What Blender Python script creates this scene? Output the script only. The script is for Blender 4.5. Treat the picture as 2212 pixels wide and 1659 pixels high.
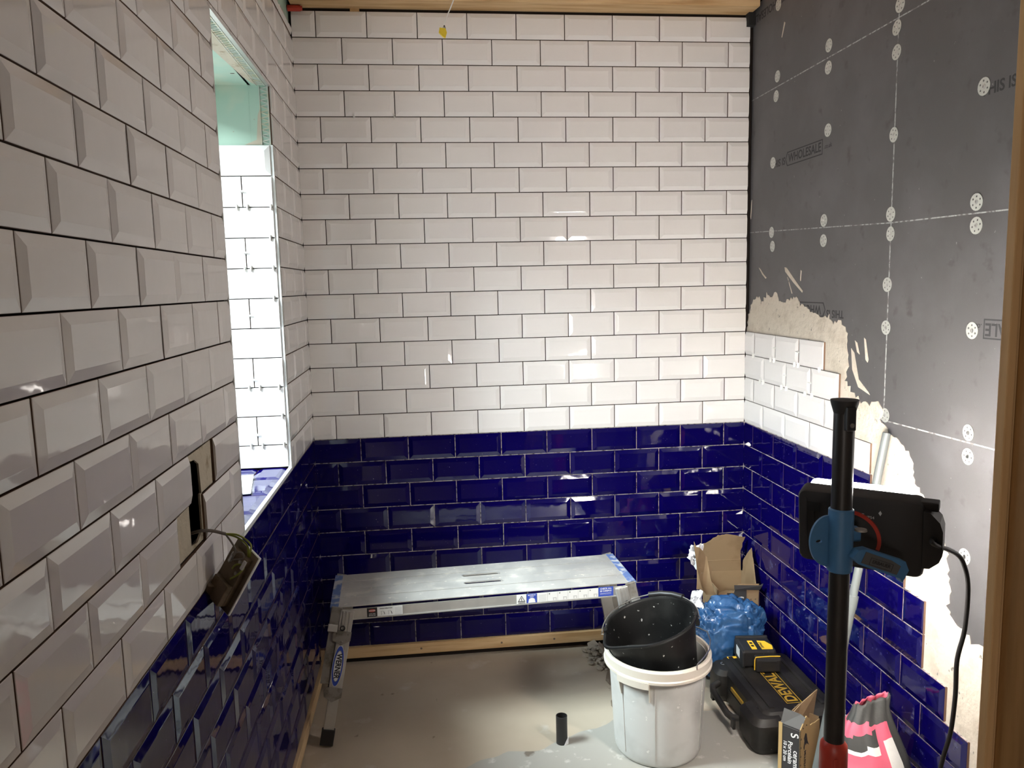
import bpy, bmesh, math, random
from mathutils import Vector, Matrix, noise
from mathutils.geometry import tessellate_polygon
random.seed(7)
S = bpy.context.scene
COL = S.collection
for o in list(bpy.data.objects): bpy.data.objects.remove(o)
# ---------------------------------------------------------------- camera, world, light, exposure
CAM = Vector((0.49004, -3.31692, 0.63601))
Fv = Vector((0.10835501, 0.98605388, -0.12632074)); Rv = Vector((0.99345434, -0.11202778, -0.02232156)); Uv = Vector((0.0361617, 0.12307523, 0.99173828))
cd = bpy.data.cameras.new('camera'); cam = bpy.data.objects.new('camera', cd); COL.objects.link(cam)
cd.sensor_fit = 'HORIZONTAL'; cd.sensor_width = 36.0; cd.lens = 1673.104 / 2212 * 36.0
cd.clip_start = 0.02; cd.clip_end = 100
cam.matrix_world = Matrix(((Rv.x, Uv.x, -Fv.x, CAM.x), (Rv.y, Uv.y, -Fv.y, CAM.y), (Rv.z, Uv.z, -Fv.z, CAM.z), (0, 0, 0, 1)))
S.camera = cam
w = bpy.data.worlds.new('overcast_sky'); S.world = w; w.use_nodes = True
w.node_tree.nodes['Background'].inputs[0].default_value = (0.80, 0.92, 1.0, 1); w.node_tree.nodes['Background'].inputs[1].default_value = 2.0
S.view_settings.view_transform = 'Standard'; S.view_settings.look = 'None'; S.view_settings.gamma = 1.0
S.view_settings.use_curve_mapping = False; S.view_settings.exposure = 0.42
def area(name, loc, direction, sx, sy, power, color):
    l = bpy.data.lights.new(name, 'AREA'); l.shape = 'RECTANGLE'; l.size = sx; l.size_y = sy; l.energy = power; l.color = color
    o = bpy.data.objects.new(name, l); COL.objects.link(o); o.location = loc
    o.rotation_euler = Vector(direction).to_track_quat('-Z', 'Y').to_euler(); return o
LAMP_EMIT = 135.0
HALL_EMIT = 5.0
area('window_daylight', (-2.60, -1.75, 3.00), (1, 0.28, -0.95), 2.2, 2.0, 1000.0, (0.84, 0.97, 1.0))       # daylight outside the bathroom window
area('hall_window_daylight', (-0.47, -5.76, 0.125), (0, 1, 0.05), 0.42, 0.57, 24.0, (1.0, 0.87, 0.78))  # daylight outside the hall window
W = 1.908; FL = -1.01; RP = 0.1024; P = 0.202; CEIL = 1.80
# ---------------------------------------------------------------- materials
def mat(name, col, rough=0.5, metal=0.0, spec=0.5, **k):
    m = bpy.data.materials.new(name); m.use_nodes = True; nt = m.node_tree; b = nt.nodes['Principled BSDF']
    b.inputs['Base Color'].default_value = (*col, 1); b.inputs['Roughness'].default_value = rough
    b.inputs['Metallic'].default_value = metal; b.inputs['Specular IOR Level'].default_value = spec
    if k.get('coat'): b.inputs['Coat Weight'].default_value = k['coat']; b.inputs['Coat Roughness'].default_value = 0.05
    pos = None
    def coord():
        nonlocal pos
        if pos is None:
            pos = nt.nodes.new('ShaderNodeNewGeometry').outputs['Position'] if k.get('world', True) else nt.nodes.new('ShaderNodeTexCoord').outputs['Object']
            if k.get('stretch'):
                mp = nt.nodes.new('ShaderNodeMapping'); mp.inputs['Scale'].default_value = k['stretch']; nt.links.new(pos, mp.inputs[0]); pos = mp.outputs[0]
        return pos
    def nz(scale, detail=4, rgh=0.55):
        n = nt.nodes.new('ShaderNodeTexNoise'); n.inputs['Scale'].default_value = scale; n.inputs['Detail'].default_value = detail; n.inputs['Roughness'].default_value = rgh
        nt.links.new(coord(), n.inputs['Vector']); return n.outputs['Fac']
    cur = None
    for (c2, scale, lo, hi, det) in k.get('mix', []):
        r = nt.nodes.new('ShaderNodeMapRange'); r.inputs['From Min'].default_value = lo; r.inputs['From Max'].default_value = hi
        nt.links.new(nz(scale, det), r.inputs['Value'])
        x = nt.nodes.new('ShaderNodeMix'); x.data_type = 'RGBA'; nt.links.new(r.outputs[0], x.inputs[0])
        if cur is None: x.inputs[6].default_value = (*col, 1)
        else: nt.links.new(cur, x.inputs[6])
        x.inputs[7].default_value = (*c2, 1); cur = x.outputs[2]
    if cur is not None: nt.links.new(cur, b.inputs['Base Color'])
    if k.get('bump'):
        sc, st, dist = k['bump'][:3]
        bp = nt.nodes.new('ShaderNodeBump'); bp.inputs['Strength'].default_value = st; bp.inputs['Distance'].default_value = dist
        nt.links.new(nz(sc, k['bump'][3] if len(k['bump']) > 3 else 3), bp.inputs['Height']); nt.links.new(bp.outputs[0], b.inputs['Normal'])
    if k.get('rmix'):
        sc, r0, r1 = k['rmix']; r = nt.nodes.new('ShaderNodeMapRange'); r.inputs['From Min'].default_value = 0.35; r.inputs['From Max'].default_value = 0.65
        r.inputs['To Min'].default_value = r0; r.inputs['To Max'].default_value = r1; nt.links.new(nz(sc), r.inputs['Value']); nt.links.new(r.outputs[0], b.inputs['Roughness'])
    return m
def wood(name, c1, c2, axis, rough=0.6):
    s = [22, 22, 22]; s[axis] = 1.6
    m = mat(name, c1, rough, 0, 0.3, stretch=tuple(s), mix=[(c2, 2.2, 0.42, 0.66, 5), (tuple(c * 0.55 for c in c2), 0.9, 0.66, 0.75, 2)], bump=(3, 0.25, 0.002))
    return m
M = {}
M['white_tile'] = mat('glazed_white_ceramic', (0.82, 0.80, 0.78), 0.05, bump=(26, 0.10, 0.004, 1))
M['navy_tile'] = mat('glazed_navy_ceramic', (0.0021, 0.0008, 0.058), 0.05, bump=(26, 0.10, 0.004, 1), mix=[((0.35, 0.35, 0.42), 160, 0.745, 0.79, 2)])
M['navy_tile_dusty'] = mat('dusty_navy_ceramic', (0.0021, 0.0008, 0.058), 0.05, bump=(26, 0.10, 0.004, 1), mix=[((0.07, 0.07, 0.16), 13, 0.60, 0.80, 9), ((0.40, 0.40, 0.45), 130, 0.72, 0.77, 3)])
M['tile_body'] = mat('unglazed_tile_body', (0.17, 0.10, 0.065), 0.9)
M['dark_joint'] = mat('dark_open_joint', (0.022, 0.017, 0.015), 0.9, 0, 0.1)
M['navy_joint'] = mat('pale_adhesive_in_joint', (0.46, 0.43, 0.42), 0.9, 0, 0.2, mix=[((0.08, 0.07, 0.07), 60, 0.50, 0.62, 3)])
M['pale_joint'] = mat('grey_open_joint', (0.16, 0.15, 0.14), 0.9)
M['red_joint'] = mat('dull_brown_joint', (0.05, 0.032, 0.028), 0.9, 0, 0.1)
M['green_board'] = mat('green_moisture_plasterboard', (0.40, 0.56, 0.46), 0.75, 0, 0.3, mix=[((0.55, 0.58, 0.45), 5, 0.55, 0.75, 3), ((0.38, 0.40, 0.31), 60, 0.72, 0.78, 2)])
M['plaster'] = mat('rough_cream_plaster', (0.52, 0.47, 0.37), 0.9, 0, 0.2, mix=[((0.27, 0.21, 0.13), 24, 0.56, 0.72, 6)], bump=(40, 0.6, 0.004))
M['board'] = mat('grey_tile_backer_board', (0.078, 0.076, 0.078), 0.45, 0, 0.5, mix=[((0.100, 0.098, 0.102), 5, 0.45, 0.7, 5), ((0.055, 0.053, 0.053), 16, 0.62, 0.75, 3), ((0.33, 0.33, 0.32), 70, 0.735, 0.79, 3)], bump=(500, 0.22, 0.0012))
M['seam'] = mat('pale_board_edge_fibre', (0.40, 0.42, 0.41), 0.8, mix=[((0.16, 0.15, 0.15), 70, 0.45, 0.6, 2)])
M['adhesive'] = mat('cream_tile_adhesive', (0.62, 0.565, 0.475), 0.92, 0, 0.2, mix=[((0.53, 0.475, 0.39), 16, 0.5, 0.65, 5), ((0.20, 0.19, 0.17), 42, 0.66, 0.74, 4)], bump=(55, 0.8, 0.006, 6))
M['washer'] = mat('galvanised_washer', (0.62, 0.64, 0.60), 0.42, 0.6)
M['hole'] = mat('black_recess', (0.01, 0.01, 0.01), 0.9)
M['ink'] = mat('dark_board_ink', (0.026, 0.026, 0.028), 0.7)
M['floor'] = mat('dusty_levelled_screed', (0.52, 0.445, 0.345), 0.6, 0, 0.35, mix=[((0.45, 0.38, 0.29), 1.6, 0.42, 0.6, 4), ((0.58, 0.53, 0.46), 7, 0.62, 0.75, 5), ((0.17, 0.125, 0.08), 9, 0.70, 0.75, 4)], bump=(25, 0.2, 0.003, 6))
M['floor_grey'] = mat('fresh_grey_patch', (0.40, 0.385, 0.345), 0.5, 0, 0.4, mix=[((0.56, 0.545, 0.50), 16, 0.60, 0.68, 4), ((0.20, 0.17, 0.135), 8, 0.66, 0.72, 5)], bump=(18, 0.2, 0.002, 4))
M['damp'] = mat('damp_brown_floor_stain', (0.235, 0.185, 0.135), 0.45, 0, 0.4, mix=[((0.34, 0.29, 0.22), 22, 0.5, 0.62, 5)])
M['spot'] = mat('dark_floor_drip', (0.16, 0.115, 0.07), 0.4)
M['timber_x'] = wood('pine_batten_along_wall', (0.62, 0.43, 0.23), (0.47, 0.29, 0.13), 0)
M['timber_y'] = wood('pine_batten_side', (0.62, 0.45, 0.26), (0.50, 0.33, 0.17), 1)
M['timber_z'] = wood('brown_door_timber', (0.34, 0.185, 0.065), (0.24, 0.125, 0.04), 2)
M['timber_pale'] = wood('pale_door_timber', (0.62, 0.41, 0.20), (0.52, 0.33, 0.15), 2)
M['ceiling'] = mat('pinkish_ceiling_board', (0.82, 0.68, 0.60), 0.85, mix=[((0.76, 0.61, 0.53), 3, 0.45, 0.65, 3)])
M['hallwall'] = mat('plain_hall_plaster', (0.34, 0.29, 0.25), 0.9)
M['trim_white'] = mat('white_tile_trim', (0.85, 0.87, 0.86), 0.2)
M['trim_unlit_grey'] = mat('tile_trim_painted_unlit', (0.55, 0.53, 0.50), 0.3, 0.6)  # grey copy of the window trim, its unlit look put into the colour
M['bead'] = mat('galvanised_angle_bead', (0.60, 0.62, 0.56), 0.5, 0.5, mix=[((0.62, 0.58, 0.44), 30, 0.45, 0.55, 3)])
M['upvc'] = mat('white_upvc', (0.86, 0.88, 0.88), 0.3)
M['white_plastic'] = mat('white_plastic', (0.82, 0.83, 0.80), 0.35)
M['alu'] = mat('dusty_aluminium', (0.60, 0.585, 0.55), 0.45, 0.5, 0.5, mix=[((0.74, 0.71, 0.65), 14, 0.54, 0.66, 6), ((0.50, 0.47, 0.43), 5, 0.55, 0.75, 4), ((0.86, 0.82, 0.74), 38, 0.66, 0.70, 3)], rmix=(8, 0.3, 0.6))
M['alu_side'] = mat('plain_aluminium', (0.52, 0.51, 0.485), 0.40, 0.65, mix=[((0.62, 0.60, 0.56), 9, 0.5, 0.7, 4)])
M['steel_dark'] = mat('grimy_steel', (0.33, 0.31, 0.28), 0.5, 0.6, mix=[((0.18, 0.16, 0.13), 20, 0.5, 0.65, 4)])
M['steel'] = mat('bright_wire', (0.65, 0.65, 0.63), 0.3, 1.0)
M['blue_cap'] = mat('scuffed_blue_edge', (0.10, 0.16, 0.36), 0.5, mix=[((0.45, 0.46, 0.48), 22, 0.48, 0.58, 4)])
M['black'] = mat('black_plastic', (0.016, 0.015, 0.015), 0.42, mix=[((0.10, 0.095, 0.09), 90, 0.70, 0.76, 3)])
M['black_matte'] = mat('matt_black_body', (0.014, 0.013, 0.013), 0.55)
M['black_pole'] = mat('black_painted_pole', (0.015, 0.013, 0.012), 0.38)
M['black_case'] = mat('dusty_black_case', (0.012, 0.011, 0.010), 0.5, 0, 0.4, mix=[((0.036, 0.033, 0.030), 9, 0.45, 0.7, 5), ((0.28, 0.26, 0.24), 75, 0.74, 0.78, 3)])
M['bucket'] = mat('splashed_black_rubber', (0.006, 0.006, 0.006), 0.42, 0, 0.35, mix=[((0.020, 0.020, 0.019), 7, 0.5, 0.7, 5), ((0.50, 0.50, 0.47), 58, 0.675, 0.72, 4)])
M['bin'] = mat('grubby_white_plastic', (0.56, 0.56, 0.535), 0.42, mix=[((0.40, 0.395, 0.37), 5, 0.45, 0.7, 4), ((0.70, 0.69, 0.65), 40, 0.69, 0.72, 3), ((0.33, 0.30, 0.26), 14, 0.74, 0.79, 3)])
M['bin_rim'] = mat('cream_plastic_rim', (0.64, 0.585, 0.50), 0.4)
M['card'] = mat('kraft_cardboard', (0.27, 0.185, 0.105), 0.9, 0, 0.2, mix=[((0.22, 0.145, 0.08), 9, 0.45, 0.65, 4)])
M['card_print'] = mat('black_printed_card', (0.030, 0.028, 0.028), 0.75)
M['card_grey'] = mat('grey_card_flap', (0.10, 0.10, 0.098), 0.8)
M['card_tan'] = mat('printed_kraft_card', (0.44, 0.31, 0.14), 0.85, 0, 0.2)
M['paper'] = mat('white_tissue_paper', (0.72, 0.72, 0.74), 0.9)
M['bag_blue'] = mat('thin_blue_polythene', (0.022, 0.080, 0.20), 0.20, 0, 0.6, mix=[((0.06, 0.14, 0.28), 11, 0.50, 0.70, 6), ((0.60, 0.66, 0.70), 50, 0.72, 0.77, 3)], bump=(30, 0.35, 0.006, 4))
M['yellow'] = mat('yellow_print', (0.80, 0.47, 0.03), 0.5)
M['yellow_clear'] = mat('yellow_connector_plastic', (0.80, 0.60, 0.04), 0.3)
M['case_yellow'] = mat('worn_gold_print', (0.50, 0.32, 0.035), 0.55)
M['red_plastic'] = mat('red_plastic', (0.40, 0.035, 0.02), 0.4)
M['pipe_red'] = mat('red_pipe_insulation', (0.45, 0.04, 0.02), 0.6)
M['clamp_blue'] = mat('blue_painted_clamp', (0.055, 0.17, 0.34), 0.4)
M['clamp_grey'] = mat('grey_rubber_grip', (0.09, 0.09, 0.088), 0.6)
M['conduit'] = mat('grey_plastic_conduit', (0.14, 0.155, 0.155), 0.4)
M['pink'] = mat('pink_paper_sack', (0.72, 0.13, 0.20), 0.5, bump=(28, 0.3, 0.006, 3))
M['sack_black_and_shade'] = mat('dark_sack_paper_and_shade', (0.055, 0.055, 0.052), 0.55, bump=(28, 0.3, 0.006, 3))
M['sack_white'] = mat('white_paper_sack', (0.78, 0.77, 0.73), 0.5, bump=(28, 0.3, 0.006, 3))
M['brown_socket'] = mat('grimy_socket_back', (0.145, 0.105, 0.065), 0.6, mix=[((0.09, 0.065, 0.035), 30, 0.5, 0.65, 4)])
M['wire_green'] = mat('green_yellow_wire', (0.22, 0.25, 0.03), 0.5)
M['wire_grey'] = mat('grey_wire', (0.16, 0.14, 0.12), 0.5)
M['rubble'] = mat('broken_grey_mortar', (0.38, 0.335, 0.275), 0.95, mix=[((0.27, 0.23, 0.18), 14, 0.5, 0.65, 4)], bump=(60, 0.5, 0.004))
M['label_white'] = mat('white_sticker', (0.78, 0.78, 0.76), 0.5)
M['label_blue'] = mat('blue_sticker', (0.03, 0.07, 0.42), 0.5)
M['label_grey'] = mat('faint_grey_print', (0.50, 0.50, 0.49), 0.6)
M['label_black'] = mat('black_sticker', (0.02, 0.018, 0.018), 0.5)
M['label_red'] = mat('red_sticker', (0.45, 0.06, 0.04), 0.5)
def emit(name, col, s):
    m = bpy.data.materials.new(name); m.use_nodes = True; b = m.node_tree.nodes['Principled BSDF']
    b.inputs['Base Color'].default_value = (0.8, 0.8, 0.8, 1); b.inputs['Emission Color'].default_value = (*col, 1); b.inputs['Emission Strength'].default_value = s; return m
M['led'] = emit('lit_led_diffuser', (1.0, 0.93, 0.86), LAMP_EMIT)
M['hall_glow'] = emit('added_lamp_glass', (1.0, 0.84, 0.62), HALL_EMIT)
g = bpy.data.materials.new('window_glass'); g.use_nodes = True; nt = g.node_tree; nt.nodes.remove(nt.nodes['Principled BSDF'])
tr = nt.nodes.new('ShaderNodeBsdfTransparent'); gl = nt.nodes.new('ShaderNodeBsdfGlossy'); gl.inputs['Roughness'].default_value = 0.02
lw = nt.nodes.new('ShaderNodeMapRange'); fa = nt.nodes.new('ShaderNodeLayerWeight'); po = nt.nodes.new('ShaderNodeMath'); po.operation = 'POWER'; po.inputs[1].default_value = 4; nt.links.new(fa.outputs['Facing'], po.inputs[0]); nt.links.new(po.outputs[0], lw.inputs['Value']); lw.inputs['To Min'].default_value = 0.04; lw.inputs['To Max'].default_value = 0.7; mx = nt.nodes.new('ShaderNodeMixShader')
nt.links.new(lw.outputs[0], mx.inputs[0]); nt.links.new(tr.outputs[0], mx.inputs[1]); nt.links.new(gl.outputs[0], mx.inputs[2]); nt.links.new(mx.outputs[0], nt.nodes['Material Output'].inputs[0])
M['glass'] = g
# ---------------------------------------------------------------- builders
class MB:
    def __init__(s): s.v = []; s.f = []; s.mi = []
    def add(s, vs, fs, mi=0):
        n = len(s.v); s.v += [Vector(v) for v in vs]; s.f += [tuple(i + n for i in f) for f in fs]; s.mi += [mi] * len(fs); return s
    def box(s, x0, x1, y0, y1, z0, z1, X=None, mi=0, b=0.0):
        x0, x1 = sorted((x0, x1)); y0, y1 = sorted((y0, y1)); z0, z1 = sorted((z0, z1))
        if b > 0:
            bm = bmesh.new(); bmesh.ops.create_cube(bm, size=1)
            for v in bm.verts: v.co = Vector(((x0 + x1) / 2 + v.co.x * (x1 - x0), (y0 + y1) / 2 + v.co.y * (y1 - y0), (z0 + z1) / 2 + v.co.z * (z1 - z0)))
            bmesh.ops.bevel(bm, geom=bm.edges[:], offset=b, segments=2, affect='EDGES', profile=0.6)
            bm.verts.index_update()
            vs = [(X @ v.co if X else v.co.copy()) for v in bm.verts]; fs = [[v.index for v in f.verts] for f in bm.faces]; bm.free(); return s.add(vs, fs, mi)
        vs = [Vector((x, y, z)) for z in (z0, z1) for y in (y0, y1) for x in (x0, x1)]
        if X: vs = [X @ v for v in vs]
        return s.add(vs, [(0, 2, 3, 1), (4, 5, 7, 6), (0, 1, 5, 4), (2, 6, 7, 3), (0, 4, 6, 2), (1, 3, 7, 5)], mi)
    def tube(s, pts, r, n=10, mi=0, cap=True):
        pts = [Vector(p) for p in pts]; rs = r if isinstance(r, (list, tuple)) else [r] * len(pts)
        up = None; base = len(s.v); fs = []; vs = []
        for i, p in enumerate(pts):
            t = ((pts[i + 1] if i + 1 < len(pts) else p) - (pts[i - 1] if i else p)).normalized()
            if up is None: up = t.orthogonal().normalized()
            up = (up - t * up.dot(t)).normalized(); bi = t.cross(up)
            for j in range(n): a = 2 * math.pi * j / n; vs.append(p + (up * math.cos(a) + bi * math.sin(a)) * rs[i])
        for i in range(len(pts) - 1):
            for j in range(n): fs.append((i * n + j, i * n + (j + 1) % n, (i + 1) * n + (j + 1) % n, (i + 1) * n + j))
        if cap: fs.append(tuple(range(n))[::-1]); fs.append(tuple((len(pts) - 1) * n + j for j in range(n)))
        return s.add(vs, fs, mi)
    def rings(s, rings, close=False, cap0=False, cap1=False, mi=0):
        n = len(rings[0]); vs = [v for r in rings for v in r]; fs = []
        for i in range(len(rings) - 1):
            for j in range(n): fs.append((i * n + j, i * n + (j + 1) % n, (i + 1) * n + (j + 1) % n, (i + 1) * n + j))
        if cap0: fs.append(tuple(range(n))[::-1])
        if cap1: fs.append(tuple((len(rings) - 1) * n + j for j in range(n)))
        return s.add(vs, fs, mi)
    def lathe(s, prof, n=32, X=None, mi=0):
        R = [[Vector((r * math.cos(2 * math.pi * j / n), r * math.sin(2 * math.pi * j / n), z)) for j in range(n)] for r, z in prof]
        if X: R = [[X @ v for v in r] for r in R]
        return s.rings(R, mi=mi)
    def prism(s, poly, d, mi=0):                     # polygon of 3D points extruded by vector d
        n = len(poly); a = [Vector(p) for p in poly]; b = [p + Vector(d) for p in a]
        fs = [tuple(range(n))[::-1], tuple(range(n, 2 * n))] + [(i, (i + 1) % n, n + (i + 1) % n, n + i) for i in range(n)]
        return s.add(a + b, fs, mi)
    def mesh(s, name, mats, smooth=False, fix=True):
        me = bpy.data.meshes.new(name); me.from_pydata(s.v, [], s.f)
        for m in (mats if isinstance(mats, (list, tuple)) else [mats]): me.materials.append(M[m] if isinstance(m, str) else m)
        me.polygons.foreach_set('material_index', s.mi)
        if fix:
            bm = bmesh.new(); bm.from_mesh(me); bmesh.ops.recalc_face_normals(bm, faces=bm.faces[:]); bm.to_mesh(me); bm.free()
        if smooth:
            me.polygons.foreach_set('use_smooth', [True] * len(me.polygons))
            me.set_sharp_from_angle(angle=math.radians(smooth if smooth is not True else 40))
        me.update(); return me
    def obj(s, name, mats, parent=None, smooth=False, fix=True): return link(name, s.mesh(name, mats, smooth, fix), parent)
def link(name, me, parent=None, mw=None):
    o = bpy.data.objects.new(name, me); COL.objects.link(o)
    if parent: o.parent = parent
    if mw is not None: o.matrix_basis = mw
    return o
def tag(o, label=None, cat=None, group=None, kind=None):
    if label: o['label'] = label
    if cat: o['category'] = cat
    if group: o['group'] = group
    if kind: o['kind'] = kind
    return o
def thing(name, label, cat, loc=(0, 0, 0), group=None, mw=None):
    o = bpy.data.objects.new(name, None); COL.objects.link(o); o.empty_display_size = 0.05
    if mw is not None: o.matrix_world = mw
    else: o.location = loc
    return tag(o, label, cat, group)
def fill_poly(pts2, inner=None):
    loops = [[Vector((p[0], p[1], 0)) for p in lp] for lp in [pts2] + (inner or [])]
    return [v for lp in loops for v in lp], [list(t) for t in tessellate_polygon(loops)]
def slab(pts2, X, th, mi=0, inner=None, mb=None):   # polygon (with holes) in the XY plane of X, extruded along local z
    mb = mb or MB(); V, Fc = fill_poly(pts2, inner); n = len(V)
    mb.add([X @ v for v in V] + [X @ (v + Vector((0, 0, th))) for v in V], [tuple(f) for f in Fc] + [tuple(i + n for i in f[::-1]) for f in Fc], mi)
    for lp in [pts2] + (inner or []):
        m = len(lp); a = [X @ Vector((p[0], p[1], 0)) for p in lp]; b = [X @ Vector((p[0], p[1], th)) for p in lp]
        mb.add(a + b, [(i, (i + 1) % m, m + (i + 1) % m, m + i) for i in range(m)], mi)
    return mb
def frame(o, x, y, z):
    x, y, z = Vector(x).normalized(), Vector(y).normalized(), Vector(z).normalized(); o = Vector(o)
    return Matrix(((x.x, y.x, z.x, o.x), (x.y, y.y, z.y, o.y), (x.z, y.z, z.z, o.z), (0, 0, 0, 1)))
TXT = {}
def text(s, size, m, parent, mw, name='lettering', bold=0.0, align='CENTER', sx=1.0, ext=0.0002):
    c = bpy.data.curves.new('t', 'FONT'); c.body = s; c.size = size; c.align_x = align; c.align_y = 'CENTER'; c.offset = bold * size; c.extrude = ext; c.resolution_u = 3
    t = bpy.data.objects.new('t', c); COL.objects.link(t); dg = bpy.context.evaluated_depsgraph_get()
    me = bpy.data.meshes.new_from_object(t.evaluated_get(dg)); bpy.data.objects.remove(t); bpy.data.curves.remove(c)
    me.transform(Matrix.Diagonal((sx, 1, 1, 1))); me.materials.clear(); me.materials.append(M[m]); me.name = name
    return link(name, me, parent, mw)
def zs(k): return (17 - k) * RP - max(0, k - 21) * 0.0025
# ---------------------------------------------------------------- beveled wall tiles
TM = {}
def tile_mesh(wd, h, cut, m):
    """metro tile centred at origin, facing +Z; cut = sides without a bevel (L R B T)"""
    key = (round(wd, 3), round(h, 3), cut, m)
    if key in TM: return TM[key]
    bw, bh, base = 0.0160, 0.0042, -0.008
    def ring(ins, z):
        l = -wd / 2 + (0.0004 if 'L' in cut else ins); r = wd / 2 - (0.0004 if 'R' in cut else ins); b = -h / 2 + (0.0004 if 'B' in cut else ins); t = h / 2 - (0.0004 if 'T' in cut else ins)
        if r - l < 0.004: l, r = -0.002, 0.002
        return [Vector((l, b, z)), Vector((r, b, z)), Vector((r, t, z)), Vector((l, t, z))]
    mb = MB(); mb.rings([ring(0, base), ring(0, -0.0008), ring(0.0008, 0.0), ring(bw, bh - 0.0005), ring(bw + 0.0018, bh)], cap1=True)
    me = mb.mesh('tile', [m, 'tile_body'], fix=False)
    for i in range(4): me.polygons[i].material_index = 1
    TM[key] = me; return me
def tiles(parent, X, rows, name):
    """rows: list of (v0, v1, [(u0,u1,cut)...]); X maps (u,v,out) to the wall"""
    for v0, v1, segs, m in rows:
        for u0, u1, cut in segs:
            wd, h = u1 - u0 - 0.0032, v1 - v0 - 0.0032
            if wd < 0.008: continue
            me = tile_mesh(wd, h, cut, m)
            tilt = Matrix.Rotation(random.gauss(0, 0.0016), 4, 'X') @ Matrix.Rotation(random.gauss(0, 0.0016), 4, 'Y') @ Matrix.Rotation(random.gauss(0, 0.0006), 4, 'Z')
            link(name(m), me, parent, X @ Matrix.Translation(((u0 + u1) / 2, (v0 + v1) / 2, random.gauss(0, 0.00025))) @ tilt)
def tname(m): return 'white_tile' if m == 'white_tile' else 'navy_tile'
def grid_row(off, u_min, u_max):
    n0 = math.floor((u_min - off) / P) ; out = []; n = n0
    while off + n * P < u_max - 1e-6:
        a, b = off + n * P, off + (n + 1) * P; cut = ''
        if a < u_min - 1e-4: a = u_min; cut += 'L'
        if b > u_max + 1e-4: b = u_max; cut += 'R'
        if b - a > 0.006: out.append((a, b, cut))
        n += 1
    return out
def cellwall(xs, ys, X, th, holes, zone, mats, name, parent=None):
    """backing sheet: rectangle split at xs, ys; cells inside holes are left open"""
    mb = MB()
    for i in range(len(xs) - 1):
        for j in range(len(ys) - 1):
            cx, cy = (xs[i] + xs[i + 1]) / 2, (ys[j] + ys[j + 1]) / 2
            if any(h[0] < cx < h[1] and h[2] < cy < h[3] for h in holes): continue
            z0, mi = zone(cx, cy)
            mb.box(xs[i], xs[i + 1], ys[j], ys[j + 1], z0 - th, z0, X, mi)
    return mb.obj(name, mats, parent)
# ---------------------------------------------------------------- back wall
XB = frame((0, 0, 0), (1, 0, 0), (0, 0, 1), (0, -1, 0))          # u = x, v = z, out = -y
wall_back = cellwall([-0.07, W + 0.075], [FL - 0.02, zs(26), 0, zs(0) - 0.006, CEIL], XB, 0.05, [],
                     lambda u, v: ((-0.0085, 0) if v > 0 else ((-0.0025, 1) if v > zs(26) else (-0.022, 0))), ['dark_joint', 'navy_joint'], 'wall_back')
tag(wall_back, 'far wall of white metro tiles above navy metro tiles', 'wall', kind='structure')
rows = []
for k in range(1, 27):
    segs = grid_row(0.0964 if k % 2 else 0.1958, 0.001, W - 0.001)
    segs = [(a, b, ''.join(sorted(set(c)))) for a, b, c in segs]
    rows.append((zs(k), zs(k - 1), segs, 'white_tile' if k <= 17 else 'navy_tile'))
tiles(wall_back, XB, rows, tname)
# ---------------------------------------------------------------- left wall with the window opening
XL = frame((0, 0, 0), (0, -1, 0), (0, 0, 1), (1, 0, 0))          # u = -y, v = z, out = +x  (u x v = x)
XL = frame((0, 0, 0), (0, 1, 0), (0, 0, 1), (1, 0, 0))
YN, YF, ZB, ZT = -1.295, -0.553, 0.006, 1.317                     # window opening
HOLE = (-1.712, -1.622, 0.118, 0.292)
wall_left = cellwall([-2.55, HOLE[0], HOLE[1], YN, YF, 0.012], [FL - 0.02, zs(26), 0, HOLE[2], HOLE[3], ZT, 1.66, CEIL], XL, 0.06,
                     [(YN, YF, ZB, ZT), HOLE, (YN, YF, 0, ZT)], lambda u, v: ((-0.0085, 0) if v > 0 and v < 1.66 else ((-0.0085, 2) if v > 1.66 else ((-0.003, 1) if v > zs(26) else (-0.020, 0)))), ['dark_joint', 'red_joint', 'green_board'], 'wall_left')
tag(wall_left, 'left wall of white and navy metro tiles around the window', 'wall', kind='structure')
rows = []
for k in range(2, 27):
    off = -1.496 if k % 2 else -1.396; z0, z1 = zs(k), zs(k - 1); m = 'white_tile' if k <= 17 else 'navy_tile'
    segs = []
    if z0 >= ZT - 0.001 or z1 <= ZB + 0.002: segs = grid_row(off, -2.50, -0.001)
    else:
        if k == 15: segs = grid_row(off, -2.50, -1.705) + [(-1.521, YN - 0.004, 'LR')]
        elif k == 16: segs = grid_row(off, -2.50, -1.80) + [(-1.625, -1.396, 'L'), (-1.396, YN - 0.004, 'R')]
        else: segs = grid_row(off, -2.50, YN - 0.004)
        segs += grid_row(off, YF + 0.006, -0.001)
    if k == 1 + 3 and False: pass
    if z0 < ZT < z1:                                              # the course cut by the window head
        mid = [(a, b, c + 'B') for a, b, c in grid_row(off, YN - 0.004, YF + 0.006)]
        rows.append((ZT + 0.004, z1, mid, m))
    rows.append((z0, z1, segs, m))
rows.append((1.645, 1.672, [(a, b, c + 'T') for a, b, c in grid_row(-1.496, -1.4, -0.001)], 'white_tile'))
tiles(wall_left, XL, rows, tname)
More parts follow.
